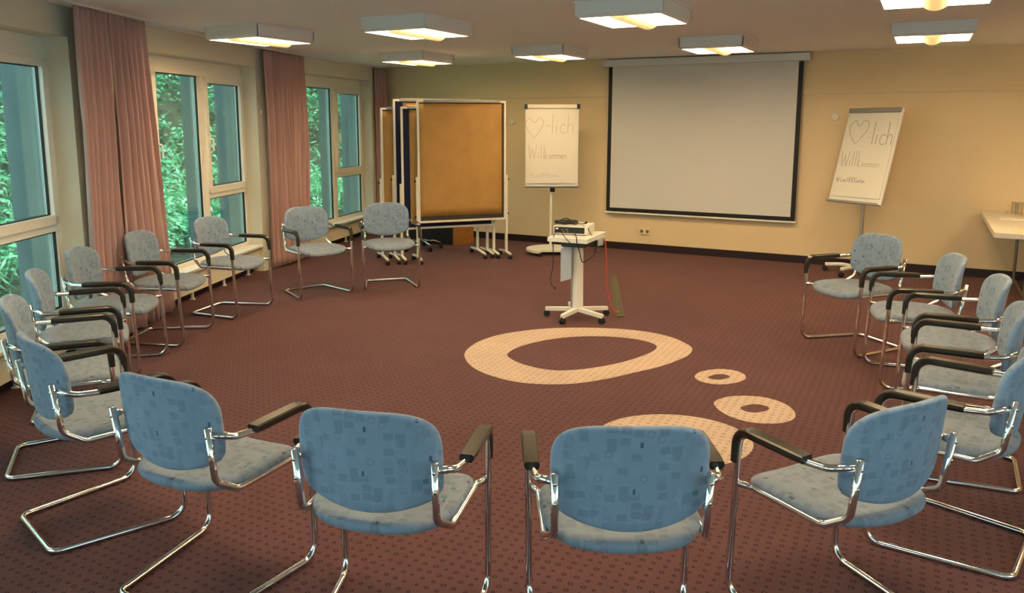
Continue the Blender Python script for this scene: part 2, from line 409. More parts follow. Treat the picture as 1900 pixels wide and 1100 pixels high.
def floor():
    mb = MB()
    out = [(-4.2, -5.5), (8.5, -5.5), (8.5, 12.5), (-4.2, 12.5)]
    out = [RC1 + U * .2 + V * .2, RC2 + U * .2 - V * .2, LREAR + Vector((-.3, -.6, 0)), W(5, -OPEN, .3, 0), W(4, -OPEN, .3, 0), W(4, .25, .3, 0), W(1, .15, .3, 0), W(2, .25, .3, 0), W(3, .2, .3, 0), CORNER + V * .25 - U * .1]
    mb.poly([(p[0], p[1], -0.15) for p in out], thick=(0, 0, 0.15))
    O1 = [(-0.252, 5.349), (-0.242, 5.51), (-0.173, 5.704), (-0.049, 5.876), (0.111, 5.996), (0.335, 6.092), (0.591, 6.127), (0.843, 6.111), (1.042, 6.055), (1.201, 5.962), (1.317, 5.823), (1.378, 5.66), (1.392, 5.554), (1.338, 5.4), (1.219, 5.254), (1.062, 5.111), (0.893, 4.999), (0.717, 4.884), (0.551, 4.799), (0.406, 4.759), (0.265, 4.758), (0.125, 4.79), (-0.005, 4.874), (-0.128, 5.004), (-0.208, 5.156)]
    I1 = [(0.047, 5.395), (0.103, 5.535), (0.202, 5.656), (0.346, 5.767), (0.522, 5.846), (0.711, 5.873), (0.894, 5.848), (1.051, 5.77), (1.131, 5.669), (1.142, 5.586), (1.094, 5.477), (0.977, 5.341), (0.826, 5.21), (0.66, 5.11), (0.491, 5.045), (0.354, 5.037), (0.233, 5.096), (0.135, 5.191), (0.073, 5.293)]
    O2 = [(1.259, 4.923), (1.311, 5.001), (1.398, 5.052), (1.476, 5.064), (1.553, 5.029), (1.586, 4.955), (1.575, 4.879), (1.525, 4.813), (1.44, 4.766), (1.355, 4.755), (1.283, 4.794), (1.251, 4.856)]
    I2 = [(1.336, 4.897), (1.381, 4.939), (1.435, 4.958), (1.476, 4.932), (1.476, 4.898), (1.43, 4.857), (1.38, 4.845), (1.343, 4.864)]
    O3 = [(1.244, 4.404), (1.279, 4.473), (1.362, 4.531), (1.468, 4.548), (1.572, 4.522), (1.645, 4.443), (1.672, 4.336), (1.656, 4.234), (1.614, 4.164), (1.541, 4.117), (1.455, 4.106), (1.37, 4.127), (1.296, 4.191), (1.251, 4.291)]
    I3 = [(1.377, 4.338), (1.417, 4.381), (1.479, 4.405), (1.527, 4.387), (1.544, 4.339), (1.509, 4.297), (1.447, 4.271), (1.398, 4.285)]
    O4 = [(0.90 + .40 * math.cos(-t * PI / 12), 3.90 + .345 * math.sin(-t * PI / 12)) for t in range(24)]
    I4 = [(0.87 + .17 * math.cos(-t * PI / 8), 3.88 + .13 * math.sin(-t * PI / 8)) for t in range(16)]
    def closed_spline(P, n=4):
        N = len(P); o = []
        for i in range(N):
            p0, p1, p2, p3 = (Vector(P[(i + k) % N]) for k in (-1, 0, 1, 2))
            for k in range(n):
                t = k / n
                o.append(0.5 * ((2 * p1) + (p2 - p0) * t + (2 * p0 - 5 * p1 + 4 * p2 - p3) * t * t + (3 * p1 - p0 - 3 * p2 + p3) * t ** 3))
        return o
    for Oo, Ii in ((O1, I1), (O2, I2), (O3, I3), (O4, I4)):
        a = closed_spline(Oo); c = closed_spline(Ii); ctr = sum(c, Vector((0, 0))) / len(c)
        nseg = 96
        def at(poly, ang):      # ray from the hole's centre to the outline
            d = Vector((math.cos(ang), math.sin(ang))); best = None
            for i in range(len(poly)):
                p, q = poly[i] - ctr, poly[(i + 1) % len(poly)] - ctr; e = q - p
                den = d.x * e.y - d.y * e.x
                if abs(den) < 1e-12: continue
                t = (p.x * e.y - p.y * e.x) / den; s_ = (p.x * d.y - p.y * d.x) / den
                if t > 0 and -1e-6 <= s_ <= 1 + 1e-6 and (best is None or t > best): best = t
            return ctr + d * (best or 0.1)
        ra, rb = [], []
        for k in range(nseg):
            an = 2 * PI * k / nseg
            p, q = at(a, an), at(c, an)
            ra.append(mb.bm.verts.new((p.x, p.y, 0.0012))); rb.append(mb.bm.verts.new((q.x, q.y, 0.0012)))
        for k in range(nseg):
            f = mb.bm.faces.new((ra[k], ra[(k + 1) % nseg], rb[(k + 1) % nseg], rb[k])); f.material_index = 1
    o = mb.build('floor', [CARPET, CARPET2]); tag(o, kind='structure'); return o
floor()

def ceiling():
    mb = MB()
    out = [RC1 + U * .2 + V * .2, RC2 + U * .2 - V * .2, LREAR + Vector((-.3, -.6, 0)), W(5, -OPEN, .3, 0), W(4, -OPEN, .3, 0), W(4, .25, .3, 0), W(1, .15, .3, 0), W(2, .25, .3, 0), W(3, .2, .3, 0), CORNER + V * .25 - U * .1]
    mb.poly([(p[0], p[1], HC) for p in out], thick=(0, 0, 0.2))
    tag(mb.build('ceiling', CEIL), kind='structure')
ceiling()

def wall_seg(name, a, b, th, m, z0=0.0, z1=HC):
    """wall whose inner face runs a->b, thickness to the left of a->b"""
    d = (b - a).normalized(); n = Vector((-d.y, d.x, 0)); mb = MB()
    mb.poly([a + Vector((0, 0, z0)), b + Vector((0, 0, z0)), b + n * th + Vector((0, 0, z0)), a + n * th + Vector((0, 0, z0))], thick=(0, 0, z1 - z0))
    return tag(mb.build(name, m), kind='structure')
wall_seg('wall_back', CORNER - U * 0.0, RC1 + U * .0, .2, WALL)
def wall_open(name, a, b, th, m, holes):
    d = (b - a).normalized(); n = Vector((-d.y, d.x, 0)); L = (b - a).length; mb = MB(); x = 0
    def slab(x0, x1, z0, z1):
        p, q = a + d * x0, a + d * x1
        mb.poly([p + Vector((0, 0, z0)), q + Vector((0, 0, z0)), q + n * th + Vector((0, 0, z0)), p + n * th + Vector((0, 0, z0))], thick=(0, 0, z1 - z0))
    for (h0, h1, z0, z1) in holes:
        slab(x, h0, 0, HC); slab(h0, h1, 0, z0); slab(h0, h1, z1, HC); x = h1
    slab(x, L, 0, HC)
    return tag(mb.build(name, m), kind='structure')
RH = [(6.3, 8.8, .75, 2.2), (9.3, 11.9, .75, 2.2)]
BH_ = [(.5, 2.9, .75, 2.2)]
wall_open('wall_right', RC1, RC2, .2, WALL, RH)
wall_open('wall_rear', RC2, LREAR, .2, WALL, BH_)
def unseen_window(name, a, b, h):
    d = (b - a).normalized(); n = Vector((-d.y, d.x, 0)); c = a + d * (h[0] + h[1]) / 2 + n * .1; w = h[1] - h[0]
    root = empty(name, c, math.atan2(d.y, d.x)); tag(root, kind='structure'); m = MB(); z0, z1 = h[2], h[3]
    for x in (-w / 2 + .04, 0, w / 2 - .04): m.box((x, 0, (z0 + z1) / 2), (.08, .07, z1 - z0), None, .004)
    for z in (z0 + .04, z1 - .04): m.box((0, 0, z), (w, .07, .08), None, .004)
    m.build('window_frame', FRAME, root)
    for s in (-1, 1): MB().box((s * w / 4, 0, (z0 + z1) / 2), (w / 2 - .08, .006, z1 - z0 - .16)).build('glass_pane', GLASS, root)
unseen_window('window_6', RC1, RC2, RH[0]); unseen_window('window_7', RC1, RC2, RH[1]); unseen_window('window_8', RC2, LREAR, BH_[0])  # out of view, added to bring cool daylight onto the near chair backs

def window_wall():
    mb = MB()
    for i in (1, 2, 3, 4, 5):
        wbox(mb, i, -OPEN, 0, -0.05, 0.30, 2.19, HC)                 # beam above the window
        wbox(mb, i, -OPEN, 0, 0.10, 0.30, 0, 0.285)                   # parapet below the sill
    # pillars between the bays: prism from the end of one bay to the start of the next
    for i, j in ((5, 4), (4, 1), (1, 2), (2, 3)):
        a = W(i, 0, -0.05, 0); b = W(j, -OPEN, -0.05, 0); c = W(j, -OPEN, 0.30, 0); d = W(i, 0, 0.30, 0)
        mb.poly([a, b, c, d], thick=(0, 0, HC))
    a = W(3, 0, -0.05, 0); mb.poly([a, CORNER, CORNER + V * .2, W(3, .2, .30, 0), W(3, 0, .30, 0)], thick=(0, 0, HC))
    a = W(5, -OPEN, -0.05, 0); mb.poly([a, W(5, -OPEN, .3, 0), LREAR + Vector((-.35, -.3, 0)), LREAR], thick=(0, 0, HC))
    tag(mb.build('wall_left', WALL_L), kind='structure')
window_wall()

def baseboard():
    mb = MB(); L = (RC1 - CORNER).dot(U)
    u0 = CORNER.dot(U)
    mb.box(uv(u0 + L / 2, VW - 0.011, 0.044), (L, 0.022, 0.088), RU, 0.002)
    tag(mb.build('baseboard_back', DARKBASE), kind='structure')
    mb = MB(); mb.box(uv(3.2 - .011, (VW - 3.38) / 2, 0.044), (0.022, VW + 3.36, 0.088), RU, 0.002)
    tag(mb.build('baseboard_right', DARKBASE), kind='structure')
    mb = MB()
    for i in (1, 2, 3): wbox(mb, i, -OPEN, 0, 0.075, 0.10, 0, 0.07)
    tag(mb.build('baseboard_left', DARKBASE), kind='structure')
baseboard()
def trim():
    mb = MB(); u0 = CORNER.dot(U); L = 3.2 - u0
    mb.box(uv(u0 + L / 2, VW - 0.009, 1.955), (L, 0.018, 0.045), RU, 0.004)
    mb.box(uv(u0 + L / 2, VW - 0.013, 1.934), (L, 0.026, 0.012), RU, 0.003)
    tag(mb.build('trim_1', WALL), kind='structure')
trim()

def window(i, name, handles=True):
    root = empty(name, W(i, -OPEN / 2, 0.1, 0)); tag(root, kind='structure')
    inv = Vector(root.location)
    def part(mb, nm, m, **k):
        o = mb.build(nm, m, **k); o.parent = root; o.matrix_parent_inverse = Matrix.Translation(-inv); return o
    f = MB(); T = 0.10; T2 = 0.165
    z0, z1 = 0.285, 2.19
    wbox(f, i, -OPEN, 0, T + .02, T2, 2.105, z1)                 # header
    wbox(f, i, -OPEN, 0, T, T2, 2.045, 2.105, .004)
    wbox(f, i, -OPEN, 0, T, T2, z0, 0.335, .004)                 # bottom
    wbox(f, i, -OPEN, -OPEN + .06, T, T2, .335, 2.045, .004)
    wbox(f, i, -.06, 0, T, T2, .335, 2.045, .004)
    wbox(f, i, -.915, -.835, T, T2, .335, 2.045, .004)           # mullions
    wbox(f, i, -1.745, -1.665, T, T2, .335, 2.045, .004)
    wbox(f, i, -.835, -.06, T, T2, .875, .935, .004)             # transom
    # slim rebates round the fixed glass
    wbox(f, i, -.955, -.915, T + .025, T2, .335, 2.045); 
    part(f, 'window_frame', FRAME)
    def sash(a, b, c, d, nm='sash'):
        m = MB(); w = .055; o0, o1 = T - .018, T + .05
        wbox(m, i, a, b, o0, o1, d - w, d, .006); wbox(m, i, a, b, o0, o1, c, c + w + .012, .006)
        wbox(m, i, a, a + w, o0, o1, c, d, .006); wbox(m, i, b - w, b, o0, o1, c, d, .006)
        return part(m, nm, FRAME)
    sash(-.848, -.045, .925, 2.045)
    sash(-OPEN + .03, -1.70, .335, 2.06)
    def pane(a, b, c, d):
        m = MB(); wbox(m, i, a, b, T + .03, T + .036, c, d); part(m, 'glass_pane', GLASS)
        g = MB()
        for (x0, x1, y0, y1) in ((a, b, c, c + .008), (a, b, d - .008, d), (a, a + .008, c, d), (b - .008, b, c, d)):
            wbox(g, i, x0, x1, T + .012, T + .03, y0, y1)
        part(g, 'glass_gasket', BLACKR)
    pane(-.795, -.098, .99, 1.992)
    pane(-.835, -.06, .335, .875)
    pane(-1.665, -.955, .335, 2.045)
    pane(-OPEN + .085, -1.755, .39, 2.005)
    if handles:
        for s, z in ((-.822, 1.45), (-1.73, 1.42)):
            h = MB(); c = W(i, s, T - .03, z)
            wbox(h, i, s - .014, s + .014, T - .030, T - .018, z - .035, z + .035, .004)
            h.tube(arc_path([W(i, s, T - .02, z + .005), W(i, s, T - .06, z + .005), W(i, s, T - .062, z - .11)], .012), .009, 8)
            part(h, 'window_handle', FRAME, autos=40)
    s = MB(); wbox(s, i, -OPEN, 0, -.045, .10, .268, .292, .006); part(s, 'window_sill', FRAME)
    # outer reveal slat seen beside the mullion
    m = MB(); wbox(m, i, -.90, -.86, T2, T2 + .14, .30, 2.1); part(m, 'mullion_fin', CONC)
    return root
for i, n in ((1, 'window_1'), (2, 'window_2'), (3, 'window_3'), (4, 'window_4'), (5, 'window_5')): window(i, n)

# concrete fins standing outside each pillar
for k, i in enumerate((1, 2, 3)):
    mb = MB(); wbox(mb, i, -0.012, 0.28, 0.305, 0.42, -0.3, 2.36, 0.004); wbox(mb, i, -0.012, -0.001, 0.168, 0.306, 0.29, 2.18)
    o = mb.build('concrete_fin', CONC)
    tag(o, ['grey green concrete fin seen through the nearest left window pane', 'grey concrete fin seen through the panes of the middle window', 'blue grey concrete fin seen through the panes of the far window'][k], 'concrete fin', 'concrete fins outside the windows')

# radiators under the windows
RLAB = {1: 'cream low radiator under the nearest window, behind the left chairs', 2: 'cream low radiator under the middle window between the pink curtains', 3: 'cream low radiator under the far window, behind the two far chairs'}
for i in (1, 2, 3):
    root = empty('radiator', W(i, -OPEN / 2 + .02, 0.04, 0.0)); inv = Vector(root.location)
    tag(root, RLAB[i], 'radiator', 'radiators under the windows')
    def part(mb, nm, m):
        o = mb.build(nm, m); o.parent = root; o.matrix_parent_inverse = Matrix.Translation(-inv); return o
    a, b = -OPEN + .03, -.0
    mb = MB()
    P = [W(i, a, .0, .075), W(i, a, .0, .235), W(i, a, .072, .262), W(i, a, .072, .075)]
    mb.poly(P, thick=fd(i) * (b - a)); part(mb, 'casing', RAD)
    mb = MB()
    for k in range(3):
        o = .008 + .021 * k; z = .2435 + .0079 * k
        c = W(i, (a + b) / 2, o + .008, z); mb.box(c, (.012, b - a - .06, .006), wrot(i) @ Matrix.Rotation(math.radians(20), 3, 'Y'))
    part(mb, 'grille', RAD_GRILLE)
    for s in (a + .35, a + 1.0, a + 1.62, b - .25):
        mb = MB(); wbox(mb, i, s - .012, s + .012, .012, .03, .008, .08); wbox(mb, i, s - .016, s + .016, .0, .045, 0, .010, .002)
        part(mb, 'foot', WHITEM)
    mb = MB(); mb.cyl(W(i, b + .0, .02, .20), W(i, b + .035, .02, .20), .016); part(mb, 'valve', WHITEM)

# ------------------------------------------------------------------ curtains
def curtain(name, label, top, bot, folds, amp, seed, flash=False):
    """top/bot: (start, end) plan points of the curtain at the rail and at the hem"""
    rnd = random.Random(seed); mb = MB()
    n = folds * 10; m = 26; z1 = HC - .022; z0 = 0.025
    ph = [rnd.uniform(-.5, .5) for _ in range(folds + 1)]; am = [rnd.uniform(.55, 1.2) for _ in range(folds + 1)]
    tw = [rnd.uniform(.4, 1.8) for _ in range(folds)]; tot = sum(tw); cum = [0]
    for w in tw: cum.append(cum[-1] + w / tot)
    rows = []
    for j in range(m + 1):
        t = j / m; q = t ** 1.3; row = []
        for k in range(n + 1):
            s = k / n; f = s * folds; fi = min(int(f), folds - 1); fr = f - fi
            sp = (cum[fi] + (cum[fi + 1] - cum[fi]) * fr) * (.35 + .45 * t) + s * (.65 - .45 * t)
            a0 = Vector(top[0]).lerp(Vector(top[1]), sp); b0 = Vector(bot[0]).lerp(Vector(bot[1]), sp)
            p = a0.lerp(b0, q); d = (Vector(top[1]) - Vector(top[0])).normalized(); nn = Vector((d.y, -d.x))
            A = amp * (am[fi] * (1 - fr) + am[fi + 1] * fr) * (.35 + .65 * min(1, t * 3))
            sn = math.sin(2 * PI * f + .6 * math.sin(t * 2.4 + ph[fi] * 3))
            w = math.copysign(abs(sn) ** .75, sn) * A + .30 * A * math.sin(4 * PI * f + t * 3 + ph[fi] * 2)
            if t < .04: w += .004 * math.sin(2 * PI * f * 3)
            x = p + nn * w
            row.append(mb.bm.verts.new((x.x, x.y, z1 + (z0 - z1) * t)))
        rows.append(row)
    for j in range(m):
        for k in range(n): mb.bm.faces.new((rows[j][k], rows[j][k + 1], rows[j + 1][k + 1], rows[j + 1][k]))
    o = mb.build(name, PINK, smooth=True)
    so = o.modifiers.new('thickness', 'SOLIDIFY'); so.thickness = 0.004
    tag(o, label, 'curtain', 'dusty pink curtains on the window wall')
    return o
curtain('curtain', 'dusty pink curtain, nearer panel of the pair behind the left chairs', ((-2.77, 5.31), (-2.74, 5.70)), ((-2.845, 5.38), (-2.85, 5.88)), 6, .032, 3)
curtain('curtain', 'dusty pink curtain, farther panel of the pair with a flaring right edge', ((-2.745, 5.695), (-2.69, 6.15)), ((-2.845, 5.89), (-2.82, 6.72)), 6, .030, 5)
curtain('curtain', 'dusty pink curtain hanging between the middle and the far window', ((-2.50, 8.54), (-2.31, 9.50)), ((-2.52, 8.60), (-2.30, 9.32)), 9, .042, 9)
curtain('curtain', 'narrow dark pink curtain in the far corner behind the pinboards', ((-1.79, 11.46), (-1.64, 11.63)), ((-1.80, 11.46), (-1.60, 11.63)), 4, .018, 12)
def rail():
    for k, (pts, lab) in enumerate(((((-2.62, 2.4), (-2.775, 5.2), (-2.74, 5.71)), 'white ceiling curtain rail ending above the nearest pink curtain'),
                                    (((-2.74, 5.73), (-2.69, 6.15), (-2.50, 8.54), (-2.31, 9.50), (-1.79, 11.46), (-1.64, 11.63)), 'long white ceiling curtain rail over the middle and far windows'))):
        mb = MB()
        for a, b in zip(pts[:-1], pts[1:]):
            a, b = Vector((*a, HC - .008)), Vector((*b, HC - .008)); d = b - a
            mb.box((a + b) / 2, (.045, d.length + .01, .016), Matrix.Rotation(-math.atan2(d.x, d.y), 3, 'Z'))
        tag(mb.build('curtain_rail', LAMPW), lab, 'curtain rail', 'curtain rails on the ceiling')
rail()
def pull_cord():
    c = W(2, .05, -.075, 0); mb = MB()
    r = empty('pull_cord', c + Vector((0, 0, 1.72))); tag(r, 'thin grey pull cord hanging on the pillar beside the middle window', 'cord')
    o = MB().tube(spline([(0, 0, .42), (.005, .01, .30), (-.004, -.015, .16), (.0, 0, .03)], 6), .003, 6).build('cord', ALU, r, smooth=True)
    MB().lathe([(.004, .03), (.012, .015), (.013, -.02), (.006, -.03)], (0, 0, 0), 12).build('pull_knob', SOCK, r, smooth=True)
pull_cord()

# ------------------------------------------------------------------ back wall fittings
def screen():
    off = 0.055
    u0, u1 = 1.555 - .012, 3.862            # black border outer edges, from the wall centre line
    # wall s coordinate -> world: point = wall(0) + U*s
    base = Vector((0, 10.886, 0)); ub = base.dot(U)
    a, b = ub + 1.567, ub + 3.862; zt, zb = 2.29, .485
    root = empty('projection_screen', uv((a + b) / 2, VW, 0)); root.rotation_euler = (0, 0, A28)
    tag(root, 'wide pull-down projection screen with black border on the far wall', 'screen')
    w = b - a
    MB().box((0, -off, (zt + zb) / 2), (w, .004, zt - zb), None).build('border', BLACKM, root)
    bw = .050
    MB().box((0, -off - .0035, (zt + .03 + zb + bw) / 2), (w - 2 * bw, .002, zt + .03 - zb - bw), None).build('screen_cloth', SCREEN, root)
    MB().box((0, -off, 2.335), (w + .11, .085, .085), None, .006).build('casing', LAMPW, root)
    for s in (-1, 1): MB().box((s * (w / 2 + .060), -off, 2.335), (.014, .092, .092), None, .004).build('end_cap', LAMPW, root)
    MB().cyl((-w / 2 - .012, -off, zb - .012), (w / 2 + .012, -off, zb - .012), .013).build('bottom_bar', WHITEM, root, autos=40)
    m = MB(); m.tube([(x * .03, -off, zb - .028 - .02 * abs(math.cos(x * PI / 2)) ** .5 if abs(x) < 1 else zb - .02) for x in [k / 5 for k in range(-5, 6)]], .0025, 6)
    m.build('pull_handle', WHITEM, root)
screen()
UB = Vector((0, 10.886, 0)).dot(U)
def socket():
    root = empty('double_socket', uv(UB + 2.07, VW, .247)); root.rotation_euler = (0, 0, A28)
    tag(root, 'cream double power socket low on the wall under the screen', 'socket')
    MB().box((0, -.006, 0), (.152, .012, .078), None, .004).build('plate', SOCK, root)
    for s in (-.036, .036):
        MB().cyl((s, -.0125, 0), (s, -.0135, 0), .021, seg=20).build('outlet', SOCKH, root)
socket()
for k, (s, z, lab) in enumerate(((.184, 1.622, 'small round white wall button left of the plain flipchart'), (4.217, 1.675, 'small round white wall button left of the tilted flipchart'))):
    root = empty('wall_button', uv(UB + s, VW, z)); root.rotation_euler = (0, 0, A28)
    tag(root, lab, 'button', 'round buttons on the far wall')
    m = MB(); m.cyl((0, 0, 0), (0, -.022, 0), .042, .038, 24); m.build('disc', PAPER, root, autos=40)
    m = MB(); m.box((0, -.01, .046), (.012, .014, .02), None, .003); m.build('clip', PAPER, root)

# ------------------------------------------------------------------ ceiling lamps
def make_lamp():
    root = empty('ceiling_lamp', (0, 0, HC)); a, b, h = .29, .33, .105
    m = MB()
    def prof(x): return x
    # bevelled hollow housing, open below
    t = .008
    for sx, sy in ((1, 0), (-1, 0), (0, 1), (0, -1)):
        if sx:
            m.poly([(sx * a, -b, -.012), (sx * a, b, -.012), (sx * a, b, -.085), (sx * a, -b, -.085)], thick=(-sx * t, 0, 0))
            m.poly([(sx * a, -b, -.085), (sx * a, b, -.085), (sx * (a - .015), b - .015, -h), (sx * (a - .015), -b + .015, -h)], thick=(-sx * t, 0, 0))
        else:
            m.poly([(-a, sy * b, -.012), (a, sy * b, -.012), (a, sy * b, -.085), (-a, sy * b, -.085)], thick=(0, -sy * t, 0))
            m.poly([(-a, sy * b, -.085), (a, sy * b, -.085), (a - .015, sy * (b - .015), -h), (-a + .015, sy * (b - .015), -h)], thick=(0, -sy * t, 0))
    m.build('housing', LAMPW, root)
    MB().box((0, 0, -.006), (2 * a + .012, 2 * b + .012, .012)).build('ceiling_plate', LAMPW, root)
    for s in (-1, 1):      # the two lit wings slope up from the rim to the middle
        m = MB(); x0, x1 = s * .075, s * (a - .022); y = b - .022
        m.poly([(x0, -y, -.045), (x0, y, -.045), (x1, y, -.094), (x1, -y, -.094)], thick=(0, 0, .003))
        m.build('lit_reflector', LIT, root)
    m = MB(); pts = []
    for k in range(13):
        an = PI * k / 12; pts.append((-.085 * math.cos(an), -.05 - .080 * math.sin(an)))
    y = b - .026
    va = [m.bm.verts.new((p[0], -y, p[1])) for p in pts]; vb = [m.bm.verts.new((p[0], y, p[1])) for p in pts]
    for k in range(12): m.bm.faces.new((va[k], va[k + 1], vb[k + 1], vb[k]))
    m.bm.faces.new(va[::-1]); m.bm.faces.new(vb)
    m.build('curved_baffle', BAFFLE, root, autos=50)
    return root
lamp0 = make_lamp(); register(lamp0)
LAMPS = [((-1.76, 5.21), 'square white ceiling lamp, middle one of the nearer row in view'),
         ((-3.49, 5.21), 'square white ceiling lamp of the nearer row above the far left chairs'),
         ((-4.98, 5.08), 'square white ceiling lamp closest to the middle window and pink curtain'),
         ((0.0, 5.06), 'square white ceiling lamp cut by the top edge of the photo at right'),
         ((-1.78, 7.74), 'square white ceiling lamp directly in front of the projection screen'),
         ((-3.55, 7.80), 'square white ceiling lamp in front of the plain flipchart and screen edge'),
         ((-5.20, 7.75), 'square white ceiling lamp above the brown pinboards'),
         ((0.0, 7.45), 'square white ceiling lamp over the tilted flipchart at far right'),
         ((-1.75, 2.6), 'square white ceiling lamp above the nearest chairs, out of view'),
         ((-3.45, 2.6), 'square white ceiling lamp above the left chairs near the camera'),
         ((0.0, 2.6), 'square white ceiling lamp above the right chairs near the camera'),
         ((1.75, 5.1), 'square white ceiling lamp beyond the right edge of view'),
         ((1.75, 7.5), 'square white ceiling lamp above the drinks table')]
for k, ((u, v), lab) in enumerate(LAMPS):
    o = lamp0 if k == 0 else copy_tree(lamp0)
    o.location = uv(u, v, HC); o.rotation_euler = (0, 0, A28)
    tag(o, lab, 'ceiling lamp', 'square ceiling lamps')

# ------------------------------------------------------------------ chairs
def superell(th, a, b, n):
    c, s = math.cos(th), math.sin(th)
    return a * math.copysign(abs(c) ** (2 / n), c), b * math.copysign(abs(s) ** (2 / n), s)
def add_uv(me, fn):
    l = me.uv_layers.new(name='UVMap')
    for p in me.polygons:
        for li in p.loop_indices:
            l.data[li].uv = fn(me.vertices[me.loops[li].vertex_index].co)
def cushion(name, outline, surf, thick, bulge, mat_, parent, uvf, rings=9):
    """closed cushion: outline(th)->(p,q) ; surf(p,q,h)->xyz with h the signed half thickness"""
    mb = MB(); seg = 56; layers = []
    prof = []       # (radial factor, h)
    for k in range(rings):                      # top, centre to rim
        r = k / (rings - 1) * .93; prof.append((r, 1.0 - bulge * r ** 4 * .35))
    for k in range(1, 6):
        a = PI * k / 6; prof.append((.93 + .07 * math.sin(a), math.cos(a) * (1 - bulge * .35)))
    for k in range(rings - 1, -1, -1):
        r = k / (rings - 1) * .93; prof.append((r, -1.0 + bulge * r ** 4 * .35))
    top = mb.bm.verts.new(surf(0, 0, thick / 2)); last = None; first = None
    for (r, h) in prof:
        if r == 0: continue
        ring = []
        for s in range(seg):
            p, q = outline(2 * PI * s / seg); ring.append(mb.bm.verts.new(surf(p * r, q * r, h * thick / 2)))
        if last is None:
            for s in range(seg): mb.bm.faces.new((top, ring[s], ring[(s + 1) % seg]))
        else:
            for s in range(seg): mb.bm.faces.new((last[s], ring[s], ring[(s + 1) % seg], last[(s + 1) % seg]))
        last = ring
    bot = mb.bm.verts.new(surf(0, 0, -thick / 2))
    for s in range(seg): mb.bm.faces.new((bot, last[(s + 1) % seg], last[s]))
    o = mb.build(name, mat_, parent, smooth=True); add_uv(o.data, uvf); return o

def make_chair():
    root = empty('armchair', (0, 0, 0))
    # one bent chrome tube: bracket, arm, front leg, floor runner, rear bar and back up the other side
    side = [(.218, -.236, .640), (.262, -.175, .622), (.272, -.10, .617), (.2735, .172, .617), (.265, .200, .0115), (.204, -.293, .0115)]
    def mir(p): return (-p[0], p[1], p[2])
    full = side + [mir(p) for p in side[::-1]]
    path = arc_path(full, [.05, .06, .055, .065, .045, .045, .065, .055, .06, .05], 8)
    MB().tube(path, .0120, 12).build('tube_frame', CHROME, root, smooth=True)
    for s in (1, -1):
        sp = [(s * .2175, -.246, .668), (s * .2135, -.222, .475), (s * .238, -.150, .4265), (s * .240, .135, .4255), (s * .268, .182, .4285)]
        m = MB(); m.tube(arc_path(sp, [.045, .05, .03], 7), .0120, 12); m.build('seat_support', CHROME, root, smooth=True)
        for z, y in ((.638, -.2495), (.575, -.2415)):
            MB().sph((s * .2175, y - .0045, z), .006, 10, (1, .6, 1)).build('screw', CHROME, root, smooth=True)
        # armrest pad wrapped over the front bend
        ax = s * .2735
        pp = [(ax, -.105, .622), (ax, .172, .622), (ax, .1795, .505)]
        ap = arc_path([Vector(p) for p in pp], [.058], 10)
        # densify straight run
        ap = [ap[0].lerp(ap[1], t / 5) for t in range(5)] + ap[1:]
        m = MB(); rings = []
        L = len(ap)
        for i, p in enumerate(ap):
            t = (ap[min(i + 1, L - 1)] - ap[max(i - 1, 0)]).normalized()
            n = Vector((1, 0, 0)).cross(t); n.normalize()      # outward normal (up on the arm, forward on the leg)
            if n.z < 0 and i < L - 3: n = -n
            f = i / (L - 1)
            w = .0258 if f < .35 else .0258 - .0105 * min(1, (f - .35) / .35)
            e = .9 if i in (0, L - 1) else 1.0
            prof = [(-w, .002), (-w * .96, .013), (-w * .75, .0175), (w * .75, .0175), (w * .96, .013), (w, .002), (w * .72, -.0105), (-w * .72, -.0105)]
            rings.append([m.bm.verts.new(p + Vector((q[0] * e, 0, 0)) + n * q[1] * e) for q in prof])
        for i in range(L - 1):
            for k in range(8): m.bm.faces.new((rings[i][k], rings[i][(k + 1) % 8], rings[i + 1][(k + 1) % 8], rings[i + 1][k]))
        m.bm.faces.new(rings[0][::-1]); m.bm.faces.new(rings[-1])
        m.build('armrest', BLACKP, root, autos=35)
    # seat
    def so(th):
        c, s = math.cos(th), math.sin(th)
        if s >= 0: return superell(th, .2425, .215, 4.2)
        return superell(th, .2425, .245, 2.5)
    def ss(p, q, h):
        y = q - .005
        z = .434 + h
        z -= .028 * max(0, (q - .08) / .135) ** 2 * (1.0 - .35 * (p / .2425) ** 2)        # waterfall front
        z += .010 * (p / .2425) ** 2 - .006
        z += .012 * max(0, (-q - .10) / .145) ** 2
        return (p, y, z)
    cushion('seat', so, ss, .050, .9, FAB, root, lambda c: (c.x * 1.0 + 3, c.y + 5))
    # backrest, hollow towards the sitter, leaning back
    def bo(th):
        c, s = math.cos(th), math.sin(th)
        if s >= 0: return superell(th, .2265, .150, 3.3)
        rs = .2265 / max(abs(c), 1e-6); cy, Rr = .296, .478
        ra = s * cy + math.sqrt(max(0, (s * cy) ** 2 + Rr * Rr - cy * cy))
        r = (rs ** -15 + ra ** -15) ** (-1 / 15); return r * c, r * s
    def bs(p, q, h):
        zz = .664 + q
        w = p * (1 + .0 * q)
        y = -.238 - .10 * (zz - .62) + .052 * (p / .2265) ** 2 + h * .9
        if q > 0: y -= .015 * (q / .15) ** 3
        return (w, y, zz)
    cushion('backrest', bo, bs, .040, .8, FABB, root, lambda c: (c.x + 1, c.z + (2 if c.y < -.24 else 4)))
    pass
    return root
chair0 = make_chair(); register(chair0)
